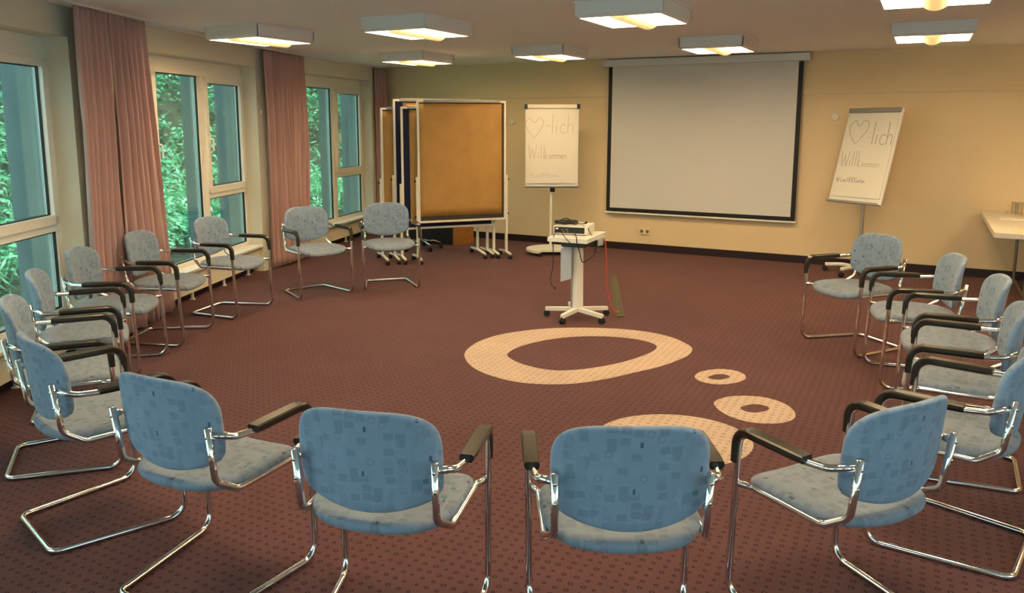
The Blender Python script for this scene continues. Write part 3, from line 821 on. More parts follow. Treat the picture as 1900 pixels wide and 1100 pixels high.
CH = [
 ('K1', -1.7393, 7.3911, -140.45, 'blue grey armchair before the pink curtain, left one of the two far chairs'),
 ('K2', -1.0989, 7.7146, -165.23, 'blue grey armchair right in front of the brown pinboards'),
 ('R1', 2.5497, 5.6133, -250.79, 'blue grey armchair farthest back in the right row, before the tilted flipchart'),
 ('R2', 2.5893, 4.8765, -284.77, 'blue grey armchair, second from the far end of the right row'),
 ('R3', 2.4495, 4.2274, 67.70, 'blue grey armchair in the right row whose backrest hides the table leg'),
 ('R4', 2.1409, 3.6007, 60.23, 'blue grey armchair fourth from the far end of the right row, backrest cut off'),
 ('F', 1.7458, 2.9570, 49.34, 'blue grey armchair at the right edge, just behind the big angled chair'),
 ('E', 1.1149, 2.4709, 27.72, 'blue grey armchair angled left with full side view, right one of the near row'),
 ('D', 0.3658, 2.3117, 0.47, 'blue grey armchair seen squarely from behind in front of the beige rings'),
 ('C', -0.3460, 2.4210, -12.79, 'blue grey armchair seen from behind, left neighbour of the square-on chair'),
 ('B', -1.0206, 2.7046, -25.57, 'blue grey armchair turned half right, left neighbour of the two chairs seen from behind'),
 ('A', -1.6414, 3.1342, -44.68, 'blue grey armchair at the left edge with its blue back turned to the camera'),
 ('L5', -2.0807, 3.7144, -65.73, 'blue grey armchair directly behind the blue-backed chair at the left edge'),
 ('L4', -2.3536, 4.3817, -66.50, 'blue grey armchair in the left row before the lower glass of the nearest window'),
 ('L3', -2.5152, 5.0958, -84.46, 'blue grey armchair in the left row beside the nearer edge of the pink curtain'),
 ('L2', -2.4861, 5.8481, -92.89, 'blue grey armchair with its back against the big pink curtain pair'),
 ('L1', -2.2909, 6.6765, -105.76, 'blue grey armchair in front of the middle window and its radiator'),
]
for k, (n, x, y, a, lab) in enumerate(CH):
    o = chair0 if k == 0 else copy_tree(chair0)
    o.location = (x, y, 0); o.rotation_euler = (0, 0, math.radians(a))
    tag(o, lab, 'chair', 'blue grey armchairs set in a circle')

# ------------------------------------------------------------------ casters
def caster(parent, x, y, r=.026, name='caster', ang=0.0, top=.062):
    m = MB(); d = Vector((math.cos(ang), math.sin(ang), 0)); n = Vector((-d.y, d.x, 0)); c = Vector((x, y, r))
    for s in (-1, 1): m.cyl(c + n * s * .004, c + n * s * .019, r, r * .93, 18)
    m.cyl(c - n * .02, c + n * .02, .006, seg=8)
    m.cyl((x + d.x * .012, y + d.y * .012, r), (x + d.x * .012, y + d.y * .012, top), .007, seg=8)
    m.box((x + d.x * .006, y + d.y * .006, r * 1.75), (.03, .03, .012), None, .003)
    return m.build(name, BLACKR, parent, autos=40)

# ------------------------------------------------------------------ pinboards
BT = Vector((.937, .348, 0)).normalized(); BN = Vector((-BT.y, BT.x, 0))
BA = math.atan2(BT.y, BT.x)
def pinboard(label, pl, pr, z0, z1, paper, felt, dirn=1, foot=(.19, .27), hat=0.0, grip=(.30, .80)):
    """pl, pr: plan points of the two uprights"""
    pl, pr = Vector((*pl, 0)), Vector((*pr, 0)); c = (pl + pr) / 2; w = (pr - pl).length; a = math.atan2((pr - pl).y, (pr - pl).x)
    root = empty('pinboard', c, a); tag(root, label, 'pinboard', 'pinboards on wheeled stands')
    h = z1 - z0; zc = (z0 + z1) / 2; W2 = w / 2 - .022
    MB().box((0, 0, zc), (2 * W2 - .02, .016, h - .02)).build('felt_panel', felt, root)
    fr = MB()
    for s in (-1, 1): fr.box((s * W2, 0, zc), (.024, .030, h), None, .003)
    for z in (z0, z1): fr.box((0, 0, z), (2 * W2 + .024, .030, .024), None, .003)
    fr.build('panel_frame', WHITEM, root)
    cl = MB(); cl.box((0, -.006, z1 + .006), (2 * W2 - .13, .042, .030), None, .004)
    cl.build('clamp_rail', GREYM, root)
    if paper:
        m = MB(); x0, x1, y0, y1 = (-W2 + paper[0], W2 - paper[1], z0 + paper[2], z1 - .024)
        n = 14; g = [[m.bm.verts.new((x0 + (x1 - x0) * i / n, -.0115 - .002 * math.sin(i * 1.3 + j * .7) * math.sin(j * .9), y0 + (y1 - y0) * j / n)) for j in range(n + 1)] for i in range(n + 1)]
        for i in range(n):
            for j in range(n): m.bm.faces.new((g[i][j], g[i + 1][j], g[i + 1][j + 1], g[i][j + 1]))
        o = m.build('brown_paper', KRAFT, root, smooth=True); o.modifiers.new('t', 'SOLIDIFY').thickness = .0008
    for s in (-1, 1):
        x = s * (w / 2)
        p = MB(); p.box((x, .0, .06 + (z0 + .52 - .06) / 2), (.026, .034, z0 + .52 - .06), None, .003)
        po = p.build('upright', CREAMM, root)
        for z in (z0 + .06, z0 + .47): MB().cyl((x + s * .012, 0, z), (x + s * .032, 0, z), .010, seg=10).build('knob', BLACKR, root, autos=40)
        f = MB(); f.tube(arc_path([(x, -foot[0], .058), (x, 0, .075), (x, foot[1], .058)], .05), .016, 8)
        f.build('foot', CREAMM, root, smooth=True)
        caster(root, x, -foot[0] + .012, .026, ang=PI / 2); caster(root, x, foot[1] - .012, .026, ang=-PI / 2)
    return root
PB = dict(DL=(-.965, 9.085), DR=(.065, 9.440))
pinboard('front pinboard fully covered with brown paper, black bottom edge, nearest of the four', (-.955, 9.040), (.070, 9.418), .475, 1.845, (.012, .040, .060), mat('dark felt', (.05, .045, .03), .9), foot=(.15, .22))
pinboard('pinboard with blue felt strip beside brown paper, directly behind the front one', (-1.142, 9.062), (-.080, 9.458), .395, 1.775, (.085, .25, .05), NAVY, foot=(.17, .24))
pinboard('tall dark blue pinboard, third from the front, rising above its left neighbour', (-1.235, 9.125), (-.160, 9.526), .49, 1.86, (.10, .2, .02), NAVY, foot=(.21, .25))
pinboard('rear leftmost pinboard with hanging brown paper next to the corner curtain', (-1.385, 9.155), (-.280, 9.567),   .45, 1.765, (.010, .03, .02), NAVY, foot=(.30, .24))

# cabinet and star base standing behind the pinboards
def cabinet():
    root = empty('cabinet', (-.72, 10.62, 0), math.radians(28 - 28)); root.rotation_euler = (0, 0, 0)
    tag(root, 'low wooden cabinet with black front and orange side behind the pinboards', 'cabinet')
    A = Vector((-.617, 10.339, 0)) - root.location; B = Vector((-.363, 10.60, 0)) - root.location
    C = B + Vector((-.62, .16, 0)); D = A + Vector((-.62, .16, 0))
    m = MB(); m.poly([A, B, C, D], thick=(0, 0, .42)); m.build('body', WOOD, root)
    e = (D - A).normalized(); n = Vector((e.y, -e.x, 0)); n = n if n.y < 0 else -n
    m = MB(); m.poly([A + n * .002 + e * .012 + Vector((0, 0, .01)), D + n * .002 - e * .012 + Vector((0, 0, .01)), D + n * .016 - e * .012 + Vector((0, 0, .01)), A + n * .016 + e * .012 + Vector((0, 0, .01))], thick=(0, 0, .40)); m.build('door', DARKW, root)
cabinet()
def starbase():
    root = empty('swivel_base', (-1.02, 10.02, 0)); tag(root, 'chrome five-star swivel base on casters behind the pinboards', 'chair base')
    m = MB(); m.cyl((0, 0, .09), (0, 0, .34), .022); m.build('column', CHROME, root, autos=40)
    for k in range(5):
        a = .25 + 2 * PI * k / 5; d = Vector((math.cos(a), math.sin(a), 0))
        MB().tube([d * .02 + Vector((0, 0, .115)), d * .18 + Vector((0, 0, .105)), d * .26 + Vector((0, 0, .075))], [.018, .014, .011], 8).build('arm', CHROME, root, smooth=True)
        caster(root, d.x * .26, d.y * .26, .027, ang=a, top=.07)
    MB().cyl((0, 0, .34), (0, 0, .37), .17, .18, 24).build('stool_seat', BLACKR, root, autos=40)
starbase()

# ------------------------------------------------------------------ handwriting
GL = {
 'l': ([[(0, 0), (0, 1)]], .22), 'i': ([[(0, 0), (0, .45)], [(0, .62), (0, .66)]], .22),
 'c': ([[(.28, .40), (.14, .46), (.02, .34), (.0, .15), (.12, .0), (.28, .05)]], .40),
 'h': ([[(0, 0), (0, 1)], [(0, .32), (.14, .46), (.26, .40), (.28, .0)]], .42),
 'W': ([[(0, 1), (.14, 0), (.30, .72), (.46, 0), (.62, 1)]], .76),
 'k': ([[(0, 0), (0, 1)], [(.26, .48), (.0, .2), (.28, 0)]], .40),
 'o': ([[(.14, .42), (.0, .24), (.12, .0), (.28, .2), (.14, .42)]], .38),
 'm': ([[(0, 0), (0, .42)], [(0, .3), (.12, .42), (.18, .3), (.18, 0)], [(.18, .3), (.30, .42), (.36, .3), (.36, 0)]], .48),
 'e': ([[(.0, .22), (.26, .26), (.16, .44), (.0, .3), (.04, .04), (.26, .04)]], .36),
 'n': ([[(0, 0), (0, .42)], [(0, .3), (.14, .43), (.24, .3), (.24, 0)]], .36),
 '-': ([[(0, .38), (.22, .38)]], .34), 'L': ([[(0, 1), (0, 0), (.32, 0)]], .42),
 'a': ([[(.26, .4), (.08, .42), (0, .18), (.12, 0), (.26, .16), (.26, .42), (.28, 0)]], .38),
 'H': ([[(0, 0), (0, 1)], [(.42, 0), (.42, 1)], [(0, .5), (.42, .52)]], .56),
 'O': ([[(.22, 1), (.0, .6), (.1, .05), (.36, .05), (.44, .6), (.22, 1)]], .56),
 'G': ([[(.44, .85), (.2, 1), (0, .5), (.16, 0), (.42, .1), (.44, .45), (.26, .45)]], .56),
 'r': ([[(0, 0), (0, .42)], [(0, .26), (.12, .42), (.22, .38)]], .30),
 't': ([[(.1, .8), (.1, .05), (.22, 0)], [(0, .45), (.24, .48)]], .32),
 ' ': ([], .28)}
def write(text, x, z, size, m, parent, r=.0022, slant=.12, y=0.0, name='writing', sx=1.0, kind=None):
    mb = MB(); cx = x
    for ch in text:
        st, adv = GL[ch]
        for s in st:
            P = [(cx + (p[0] * sx + p[1] * slant) * size, y, z + p[1] * size) for p in s]
            if len(P) > 2: P = spline(P, 4)
            mb.tube(P, r, 5)
        cx += adv * size * sx
    return mb.build(name, m, parent)
def heart(x, z, s, m, parent, r=.0022, y=0.0):
    P = spline([(x, y, z - .5 * s), (x - .32 * s, y, z - .12 * s), (x - .42 * s, y, z + .25 * s), (x - .2 * s, y, z + .48 * s), (x, y, z + .25 * s), (x + .25 * s, y, z + .5 * s), (x + .46 * s, y, z + .28 * s), (x + .34 * s, y, z - .05 * s), (x, y, z - .5 * s)], 6)
    MB().tube(P, r, 5).build('heart_drawing', m, parent)

def caster_local(root, x, y): caster(root, x, y, .027, ang=math.atan2(y, x), top=.06)

def flipchart_plain():
    bx, by = .62, 9.66
    root = empty('flipchart_stand', (bx, by, 0)); tag(root, 'upright flipchart on a round white wheeled base left of the screen', 'flipchart stand', 'flipchart stands')
    m = MB(); m.cyl((0, 0, .05), (0, 0, .9), .017); m.build('pole', WHITEM, root, autos=40)
    m = MB()     # round base plate with a notch in front
    R = .30; pts = [(R * math.cos(a), R * .95 * math.sin(a), .045) for a in [math.radians(-62 + k * 304 / 40) for k in range(41)]]
    pts = [p for p in [(R * math.cos(math.radians(t)), R * math.sin(math.radians(t)), .045) for t in range(-60, 241, 8)]] + [(-.10, -.14, .045), (.10, -.14, .045)]
    m.poly(pts, thick=(0, 0, .028)); m.build('base_plate', WHITEM, root)
    for t in (-58, 40, 140, 238): caster(root, .26 * math.cos(math.radians(t)), .26 * math.sin(math.radians(t)), .021, ang=math.radians(t), top=.047)
    piv = Matrix.Rotation(math.radians(-2), 3, 'X')
    m = MB(); m.box((0, -.035, 1.315), (.64, .018, .97), None, .004); b = m.build('board', PAPER2, root)
    m = MB(); m.box((0, -.058, 1.80), (.66, .04, .045), None, .006); m.build('clamp_bar', CREAMM, root)
    for s in (-1, 1): MB().box((s * .315, -.060, 1.80), (.04, .05, .055), None, .005).build('clamp_end', BLACKP, root)
    m = MB(); m.box((0, -.055, .832), (.65, .06, .012), None, .003); m.box((0, -.083, .838), (.65, .004, .02)); m.build('pen_tray', GREYM, root)
    m = MB(); m.box((.015, -.012, .80), (.06, .04, .06), None, .006); m.build('pivot', BLACKR, root)
    pad = empty('flipchart_paper', (bx - .012, by - .053, .885)); tag(pad, 'white paper pad with faint heart and Willkommen on the upright flipchart', 'paper pad', 'paper pads on the flipcharts')
    m = MB(); m.box((0, 0, .445), (.60, .012, .90)); m.build('paper_sheets', PAPER, pad)
    heart(-.20, .66, .24, INKP, pad, .003, -.0065)
    write('-lich', -.06, .60, .22, INKP, pad, .003, .04, -.0065)
    write('Will', -.27, .29, .17, INKP, pad, .003, .03, -.0065, sx=.9); write('kommen', -.07, .29, .11, INK, pad, .0026, .03, -.0065)
    write('W-Lan HHOGarten', -.26, .07, .055, INKP, pad, .0012, .06, -.0065)
flipchart_plain()

def flipchart_tilted():
    P = Vector((3.84, 8.33, 0))
    root = empty('flipchart_stand', P); root.rotation_euler = (0, 0, A28)
    tag(root, 'leaning flipchart on a curved white wheeled base at the right of the screen', 'flipchart stand', 'flipchart stands')
    m = MB(); m.cyl((0, 0, .05), (0, 0, .84), .019); m.build('pole', ALU, root, autos=40)
    # curved crossed feet
    for k, pts in enumerate((((-.34, .06), (-.16, .12), (0, .0), (.17, .12), (.34, .07)), ((-.15, -.25), (-.08, -.12), (0, 0), (.08, -.12), (.16, -.25)))):
        MB().tube(spline([(x, y, .075 + .012 * (k)) for x, y in pts], 6), .022, 10).build('base_arm', WHITEM, root, smooth=True)
        for (x, y) in (pts[0], pts[-1]): caster_local(root, x, y)
    return root
FT = flipchart_tilted()
def tilt_board():
    # board hinged on the pole head, leaning back and turned towards the circle
    yaw, lean, roll = -1.103, .256, .01
    X = Vector((math.cos(yaw), math.sin(yaw), 0)); Yb = Vector((-math.sin(yaw), math.cos(yaw), 0))
    Z = Vector((0, 0, math.cos(lean))) + Yb * math.sin(lean)
    Xo = X * math.cos(roll) + Z * math.sin(roll); Z = (Z * math.cos(roll) - X * math.sin(roll)).normalized(); Y = Z.cross(Xo)
    Bm = Vector((3.712, 8.262, .776))
    M = Matrix(((Xo.x, Y.x, Z.x, Bm.x), (Xo.y, Y.y, Z.y, Bm.y), (Xo.z, Y.z, Z.z, Bm.z), (0, 0, 0, 1)))
    return M, 1.011
BM_, BH = tilt_board()
def on_tilt(o):
    o.parent = FT; o.matrix_parent_inverse = (Matrix.Translation(FT.location) @ Matrix.Rotation(A28, 4, 'Z')).inverted(); o.matrix_basis = BM_
BW = .644
o = MB().box((0, 0, BH / 2), (BW, .020, BH), None, .004).build('board', PAPER2); on_tilt(o)
o = MB().box((0, -.022, BH - .022), (BW - .03, .034, .046), None, .006).build('clamp_bar', GREYM); on_tilt(o)
o = MB().box((0, -.03, -.004), (BW - .01, .06, .012), None, .003).box((0, -.058, .004), (BW - .01, .004, .02)).build('pen_tray', GREYM); on_tilt(o)
for x, m_ in ((-.10, REDC), (-.02, INKB), (.07, OLIVE)):
    o = MB().cyl((x - .05, -.035, .010), (x + .05, -.035, .010), .008, seg=10).build('marker_pen', m_); 
    o.matrix_basis = BM_; tag(o, {REDC: 'red marker pen in the tray of the leaning flipchart', INKB: 'dark marker pen in the tray of the leaning flipchart', OLIVE: 'olive marker pen at the right end of the leaning flipchart tray'}[m_], 'pen', 'marker pens in the flipchart tray')
pad2 = bpy.data.objects.new('flipchart_paper', None); COL.objects.link(pad2); pad2.matrix_basis = BM_ @ Matrix.Translation((0, -.0165, 0)); pad2.empty_display_size = .1
tag(pad2, 'white paper pad with heart, Willkommen and a W-Lan line on the leaning flipchart', 'paper pad', 'paper pads on the flipcharts')
MB().box((0, 0, (BH - .05 + .06) / 2), (BW - .05, .008, BH - .05 - .06)).build('paper_sheets', PAPER, pad2)
heart(-.145, .755, .26, INK, pad2, .0024, -.005)
write('-', -.005, .64, .15, INK, pad2, .0020, .0, -.005); write('lich', .055, .625, .235, mat('grey purple marker', (.16, .12, .16), .8), pad2, .0024, -.02, -.005, sx=.85)
write('Will', -.27, .385, .165, INK, pad2, .0024, -.04, -.005, sx=.92); write('k', -.055, .385, .16, INK, pad2, .0022, -.04, -.005, sx=.55)
write('ommen', -.010, .385, .095, INKG, pad2, .0015, .0, -.005, sx=1.15)
write('W-Lan HHOGarten', -.275, .215, .055, INKB, pad2, .0011, .0, -.005, sx=1.0)

# ------------------------------------------------------------------ projector cart
CX, CY = .64, 6.42
def cart():
    root = empty('projector_trolley', (CX, CY, 0)); tag(root, 'white wheeled pedestal trolley carrying the projector in the middle of the room', 'trolley')
    R = Vector((CX, CY, 0))
    m = MB(); seg = 20; ring = lambda z, k: [m.bm.verts.new((.043 * k * math.cos(2 * PI * i / seg), .032 * k * math.sin(2 * PI * i / seg), z)) for i in range(seg)]
    a, b = ring(.075, 1.12), ring(.62, 1)
    for i in range(seg): m.bm.faces.new((a[i], a[(i + 1) % seg], b[(i + 1) % seg], b[i]))
    m.bm.faces.new(a[::-1]); m.bm.faces.new(b); m.build('column', WHITEM, root, autos=40)
    MB().box((-.046, 0, .36), (.022, .03, .52), None, .004).build('cable_duct', GREYM, root)
    for (x, y) in ((.382, 6.515), (.497, 6.229), (.829, 6.231), (.905, 6.530), (.60, 6.70)):
        d = Vector((x, y, 0)) - R; e = Vector((0, 0, 1))
        p0 = Vector((0, 0, .085)); p1 = Vector((d.x * 1.0, d.y * 1.0, .066))
        m = MB(); n = Vector((-d.y, d.x, 0)).normalized(); L = [p0 - n * .024, p1 - n * .014, p1 + n * .014, p0 + n * .024]
        m.poly([p + Vector((0, 0, -.016)) for p in L], thick=(0, 0, .030)); m.build('base_arm', WHITEM, root)
        caster(root, d.x * .96, d.y * .96, .025, ang=math.atan2(d.y, d.x), top=.06)
    u = Vector((.90, -.436, 0)).normalized(); v = Vector((.42, .9075, 0)).normalized(); z0 = .655
    A = Vector((.385, 6.405, z0)) - R; B = Vector((.692, 6.258, z0)) - R
    m = MB(); m.poly([A, B, B + v * .515, A + v * .515], thick=(0, 0, .034)); m.build('table_top', WHITEM, root)
    m = MB(); c = (A + B + v * .515) / 2 ; m.box((0, 0, .638), (.20, .26, .034), Matrix.Rotation(-.44, 3, 'Z'), .004); m.build('mounting_plate', BLACKR, root)
    # folded side leaf hanging left of the column
    q = Vector((.492, 6.36, 0)) - R; w = Vector((.075, -.02, 0)) 
    m = MB(); m.poly([q + Vector((0, 0, .325)), q + w + Vector((.01, 0, .355)), q + w + Vector((.01, 0, .655)), q + Vector((0, 0, .60))], thick=(0.004, .014, 0)); m.build('folded_leaf', BLUEGREY, root)
    p = Vector((.815, 6.50, .60)) - R
    m = MB(); m.poly([p, p + Vector((.06, .13, -.01)), p + Vector((.06, .13, .055)), p + Vector((0, 0, .055)), ], thick=(-.006, .004, 0)); m.build('side_bracket', BLUEGREY, root)
cart()
def projector():
    zt = .689
    c = Vector((.628, 6.655, zt)); root = empty('projector', c); a = math.atan2(-.33, .944); root.rotation_euler = (0, 0, a)
    tag(root, 'white digital projector with black connector panel on the trolley', 'projector')
    w, d, h = .285, .29, .068
    MB().box((0, 0, .006 + h / 2), (w, d, h), None, .006).build('body', WHITEM, root)
    MB().box((-.006, -d / 2 - .001, .006 + .036), (w - .028, .005, .050), None, .001).build('connector_panel', BLACKR, root)
    for x, z in ((-.07, .045), (-.055, .030), (-.02, .046), (-.035, .045), (-.02, .028)):
        MB().cyl((x, -d / 2 - .0035, z), (x, -d / 2 - .006, z), .004, seg=10).build('port', ALU, root)
    MB().box((-.112, -d / 2 - .0042, .052), (.024, .003, .012)).build('badge', PAPER, root)
    MB().cyl((.06, d / 2, .04), (.06, d / 2 + .012, .04), .03, .026, 20).build('lens', BLACKP, root, autos=40)
    for x, y in ((-.11, -.11), (.11, -.11), (0, .11)): MB().cyl((x, y, 0), (x, y, .008), .012, seg=12).build('foot', BLACKR, root)
    return c, a
PC, PA = projector()
def cables():
    M = Matrix.Translation(PC) @ Matrix.Rotation(PA, 4, 'Z')
    rnd = random.Random(4)
    pts = []
    for k in range(5):
        for j in range(12):
            t = 2 * PI * j / 12; pts.append((-.055 + (.085 + rnd.uniform(-.018, .018)) * math.cos(t), -.05 + (.055 + rnd.uniform(-.012, .012)) * math.sin(t), .084 + .005 * k + rnd.uniform(0, .004)))
    pts += [(.0, -.10, .105), (-.03, -.09, .130), (-.07, -.08, .128), (-.11, -.06, .11), (-.10, -.03, .10), (-.02, -.03, .10), (.07, -.06, .088), (.115, -.08, .098)]
    root = empty('power_cable', M @ Vector((-.055, -.05, .075))); Mi = Matrix.Translation(-root.location)
    tag(root, 'black power cable coiled on top of the projector', 'cable', 'cables on the projector trolley')
    MB().tube([Mi @ (M @ Vector(p)) for p in spline(pts, 4)], .0045, 7).build('cord', BLACKR, root, smooth=True)
    MB().tube([Mi @ (M @ Vector((.112, -.079, .097))), Mi @ (M @ Vector((.128, -.088, .108)))], .009, 8).build('plug', BLACKR, root, smooth=True)
    def cab(name, P, r, m, label, plug=None):
        P = spline(P, 7); o = MB().tube(P, r, 7)
        rt = empty(name, P[0]); tag(rt, label, 'cable', 'cables on the projector trolley')
        o = o.build('cord', m, rt, smooth=True); o.matrix_parent_inverse = Matrix.Translation(-Vector(P[0]))
        if plug:
            q = MB().box(P[-1], plug, Matrix.Rotation(.5, 3, 'Y'), .003).build('plug', m, rt); q.matrix_parent_inverse = Matrix.Translation(-Vector(P[0]))
    fr = lambda x, z, y=-.155: tuple(M @ Vector((x, y, z)))
    cab('video_cable', [fr(-.11, .03), (.435, 6.405, .695), (.432, 6.385, .60), (.43, 6.375, .45), (.412, 6.37, .36), (.42, 6.37, .30), (.447, 6.37, .272)], .0035, BLACKR, 'thin black cable hanging free below the left side of the trolley', (.012, .014, .022))
    cab('signal_cable', [fr(-.055, .05), (.50, 6.40, .735), (.52, 6.345, .70), (.565, 6.305, .655), (.60, 6.33, .62)], .003, BLACKR, 'thin black cable crossing the front edge of the trolley top')
    cab('mains_cable', [fr(.04, .03), (.612, 6.29, .70), (.615, 6.272, .66), (.64, 6.285, .58), (.665, 6.30, .50), (.72, 6.36, .515), (.775, 6.42, .55), (.76, 6.44, .62), (.73, 6.46, .645)], .0045, BLACKR, 'black cable looping right of the trolley column')
    cab('audio_cable', [fr(.10, .078, -.10), fr(.14, .06, -.10), fr(.158, .02, -.10), (.80, 6.47, .64), (.79, 6.47, .56), (.84, 6.55, .545), (.875, 6.62, .60), (.865, 6.62, .650)], .003, BLACKR, 'thin black cable curving over the right side of the projector')
    cab('red_cable', [(.872, 6.66, .648), (.893, 6.645, .60), (.90, 6.62, .45), (.905, 6.60, .25), (.93, 6.585, .12), (.965, 6.57, .03), (1.00, 6.60, .012), (1.01, 6.64, .012)], .005, REDC, 'red cable running from the trolley down to the olive cable cover')
cables()
def cable_cover():
    root = empty('cable_cover', (1.1, 7.35, 0)); tag(root, 'flat olive cable cover strip lying on the carpet right of the trolley', 'cable cover')
    L = [(.965, 6.452), (.985, 6.70), (1.03, 7.1), (1.09, 7.6), (1.16, 8.23)]; R_ = [(1.050, 6.475), (1.075, 6.72), (1.115, 7.1), (1.170, 7.6), (1.235, 8.25)]
    m = MB(); prof = ((0, .001), (.28, .009), (.72, .009), (1, .001)); rows = []
    for a, b in zip(L, R_):
        rows.append([m.bm.verts.new((a[0] + (b[0] - a[0]) * t - 1.1, a[1] + (b[1] - a[1]) * t - 7.35, z)) for t, z in prof])
    for i in range(4):
        for k in range(3): m.bm.faces.new((rows[i][k], rows[i][k + 1], rows[i + 1][k + 1], rows[i + 1][k]))
    m.bm.faces.new(rows[0]); m.bm.faces.new(rows[-1][::-1])
    m.build('strip', OLIVE, root)
cable_cover()

# ------------------------------------------------------------------ drinks table
def table():
    u0, v0, v1 = .572, 7.69, 9.56; z = .71
    root = empty('table', uv(u0 + .9, (v0 + v1) / 2)); root.rotation_euler = (0, 0, A28)
    tag(root, 'pale laminate table with brown steel legs at the right edge against the wall', 'table')
    Lx, Ly = 1.8, v1 - v0
    MB().box((0, 0, z - .022), (Lx, Ly, .044), None, .003).build('table_top', TABLE, root)
    for x in (-.58, .70):
        for y in (Ly / 2 - .25, -Ly / 2 + .65):
            MB().cyl((x, y, 0), (x, y, z - .044), .014, seg=12).build('leg', STEEL, root, autos=40)
        MB().tube([(x, Ly / 2 - .25, .06), (x, -Ly / 2 + .65, .06)], .011, 8).build('cross_bar', STEEL, root)
    def T(p): return Vector((p[0], p[1], z))
    # runner cloth along the front
    rr = empty('table_runner', uv(u0 + .95, v0 + .17, z)); rr.rotation_euler = (0, 0, A28); tag(rr, 'thin yellowish paper runner along the near edge of the table', 'table runner')
    MB().box((0, 0, .0015), (1.60, .24, .003)).build('sheet', MATT, rr)
    g = empty('stemmed_glass', (5.05, 7.80, z)); tag(g, 'small upturned stemmed glass on the table at the right edge', 'glass')
    MB().lathe([(.026, 0), (.027, .004), (.020, .04), (.005, .055), (.004, .085), (.024, .094), (.025, .097), (.003, .099)], (0, 0, 0), 24).build('bowl_and_stem', CUP, g, smooth=True)
    for k, (x, y, lab) in enumerate(((5.115, 7.76, 'wide drinking glass at the photo edge on the table'), (5.17, 7.90, 'drinking glass behind the wide one on the table'))):
        g = empty('drinking_glass', (x, y, z)); tag(g, lab, 'glass', 'drinking glasses on the table')
        MB().lathe([(.030, 0), (.031, .004), (.036, .115), (.0365, .118), (.034, .118), (.029, .010), (.001, .008)], (0, 0, 0), 24).build('cup', CUP, g, smooth=True)
        if k == 0: MB().lathe([(.037, .117), (.0385, .119), (.0385, .123), (.030, .126)], (0, 0, 0), 24).build('rim', ALU, g, smooth=True)
    t = empty('serving_tray', (4.86, 7.45, z)); t.rotation_euler = (0, 0, A28); tag(t, 'low pale tray lying on the table near the glasses', 'tray')
    m = MB(); m.box((.10, 0, .004), (.42, .22, .008), None, .003); m.build('tray_plate', PAPER, t)
    o = MB().tube(spline([(5.0, 7.12, z + .008), (5.04, 7.13, z + .008), (5.10, 7.16, z + .008)], 4), .005, 6).build('pen', BLACKR); tag(o, 'black pen lying on the table at the photo edge', 'pen')
table()

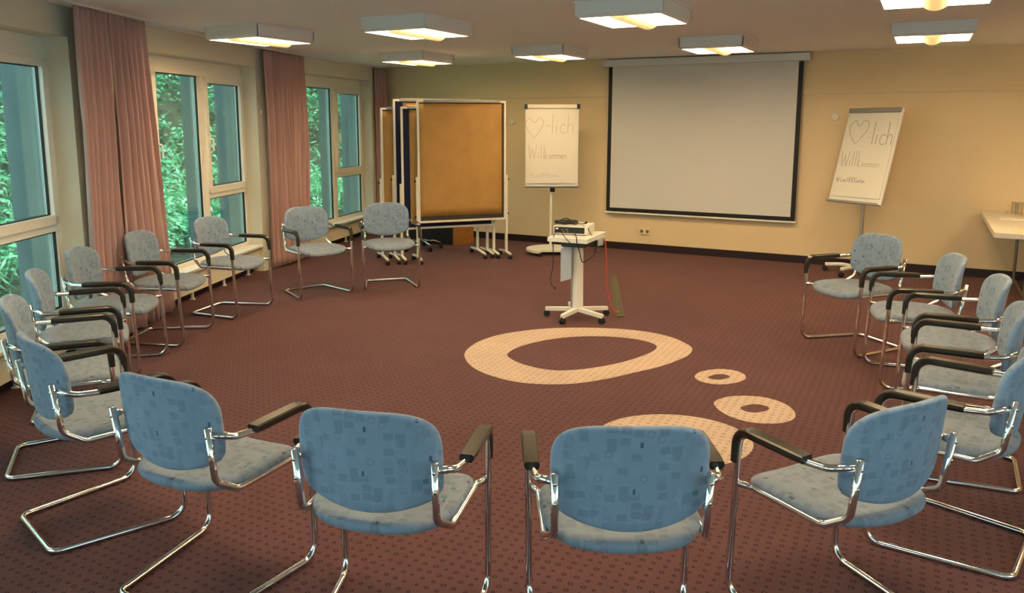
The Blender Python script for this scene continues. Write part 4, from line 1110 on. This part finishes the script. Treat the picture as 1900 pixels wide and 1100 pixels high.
# ------------------------------------------------------------------ outside
def bank():
    path = [(-4.2, -6), (-5.2, 0), (-5.6, 5), (-5.3, 9), (-4.4, 13), (-2.9, 17), (-.5, 20), (4, 22)]
    path = spline([(x, y, 0) for x, y in path], 6)
    m = MB(); rows = []
    for i, p in enumerate(path):
        t = (path[min(i + 1, len(path) - 1)] - path[max(i - 1, 0)]).normalized(); n = Vector((-t.y, t.x, 0))
        row = []
        for (o, z) in ((-2.2, -.30), (-.6, -.20), (.3, .15), (1.5, 1.1), (3.2, 2.3), (5, 3.6)): row.append(p + n * o + Vector((0, 0, z if z < 0 else z * min(1, max(0, (p.y - 1.0) / 4)))))
        rows.append(row)
    vs = [[m.bm.verts.new(q) for q in r] for r in rows]
    for i in range(len(vs) - 1):
        for k in range(5): m.bm.faces.new((vs[i][k], vs[i + 1][k], vs[i + 1][k + 1], vs[i][k + 1]))
    tag(m.build('hillside', SOIL), 'dark earth bank rising outside the windows', 'hillside', kind='structure')
    rnd = random.Random(11)
    def leaf(m, c, L, w, ax):
        d = ax.normalized(); s = d.cross(Vector((rnd.uniform(-1, 1), rnd.uniform(-1, 1), rnd.uniform(-1, 1)))).normalized()
        a = c - d * L / 2; b = c + d * L / 2; nn = d.cross(s) * L * .12
        v = [m.bm.verts.new(q) for q in (a, c - s * w + nn, b, c + s * w + nn)]; m.bm.faces.new(v)
    def surf(i, f, kk):
        k = int(kk); r = kk - k; a = rows[i][k].lerp(rows[i][min(k + 1, 5)], r); b = rows[i + 1][k].lerp(rows[i + 1][min(k + 1, 5)], r); return a.lerp(b, f)
    m = MB(); lo = int(len(rows) * .20); hi = int(len(rows) * .88)
    clumps = [(rnd.randint(lo, hi - 1), rnd.random(), rnd.uniform(1.0, 4.6), rnd.uniform(.25, .6)) for _ in range(330)]
    for (i, f, kk, R) in clumps:
        c = surf(i, f, kk) + Vector((0, 0, R * .45))
        for _ in range(85):
            d = Vector((rnd.gauss(0, 1), rnd.gauss(0, 1), abs(rnd.gauss(0, 1)))).normalized()
            p = c + d * R * rnd.uniform(.6, 1.05)
            leaf(m, p, rnd.uniform(.06, .13), rnd.uniform(.016, .035), Vector((d.x, d.y, d.z * .4 - .5)) + Vector((rnd.uniform(-.5, .5), rnd.uniform(-.5, .5), rnd.uniform(-.3, .3))))
    tag(m.build('bank_foliage', LEAF), 'bright green leafy undergrowth covering the bank outside the windows', 'foliage', kind='stuff')
    m = MB()
    for _ in range(7500):
        i = rnd.randint(lo, hi - 1); p = surf(i, rnd.random(), rnd.uniform(.9, 2.8)) + Vector((0, 0, rnd.uniform(.15, .55)))
        leaf(m, p, rnd.uniform(.18, .34), rnd.uniform(.006, .013), Vector((rnd.uniform(-.7, .7), rnd.uniform(-.7, .7), rnd.uniform(.1, 1))))
    tag(m.build('tall_grass', LEAF), 'long bright grass blades at the foot of the bank outside the windows', 'grass', kind='stuff')
    m = MB()
    for _ in range(210):
        i = rnd.randint(lo, hi - 1); c = surf(i, rnd.random(), rnd.uniform(2.6, 5)) + Vector((rnd.uniform(-.3, .3), rnd.uniform(-.3, .3), rnd.uniform(.7, 2.9))); R = rnd.uniform(.35, .75)
        for _ in range(75):
            d = Vector((rnd.gauss(0, 1), rnd.gauss(0, 1), rnd.gauss(0, .6))).normalized(); p = c + d * R * rnd.uniform(.3, 1.0)
            leaf(m, p, rnd.uniform(.09, .17), rnd.uniform(.025, .045), Vector((d.x, d.y, -.3)) + Vector((rnd.uniform(-.5, .5), rnd.uniform(-.5, .5), rnd.uniform(-.3, .3))))
    tag(m.build('tree_foliage', LEAFD), 'darker green tree leaves hanging over the top of the bank outside', 'foliage', kind='stuff')
bank()
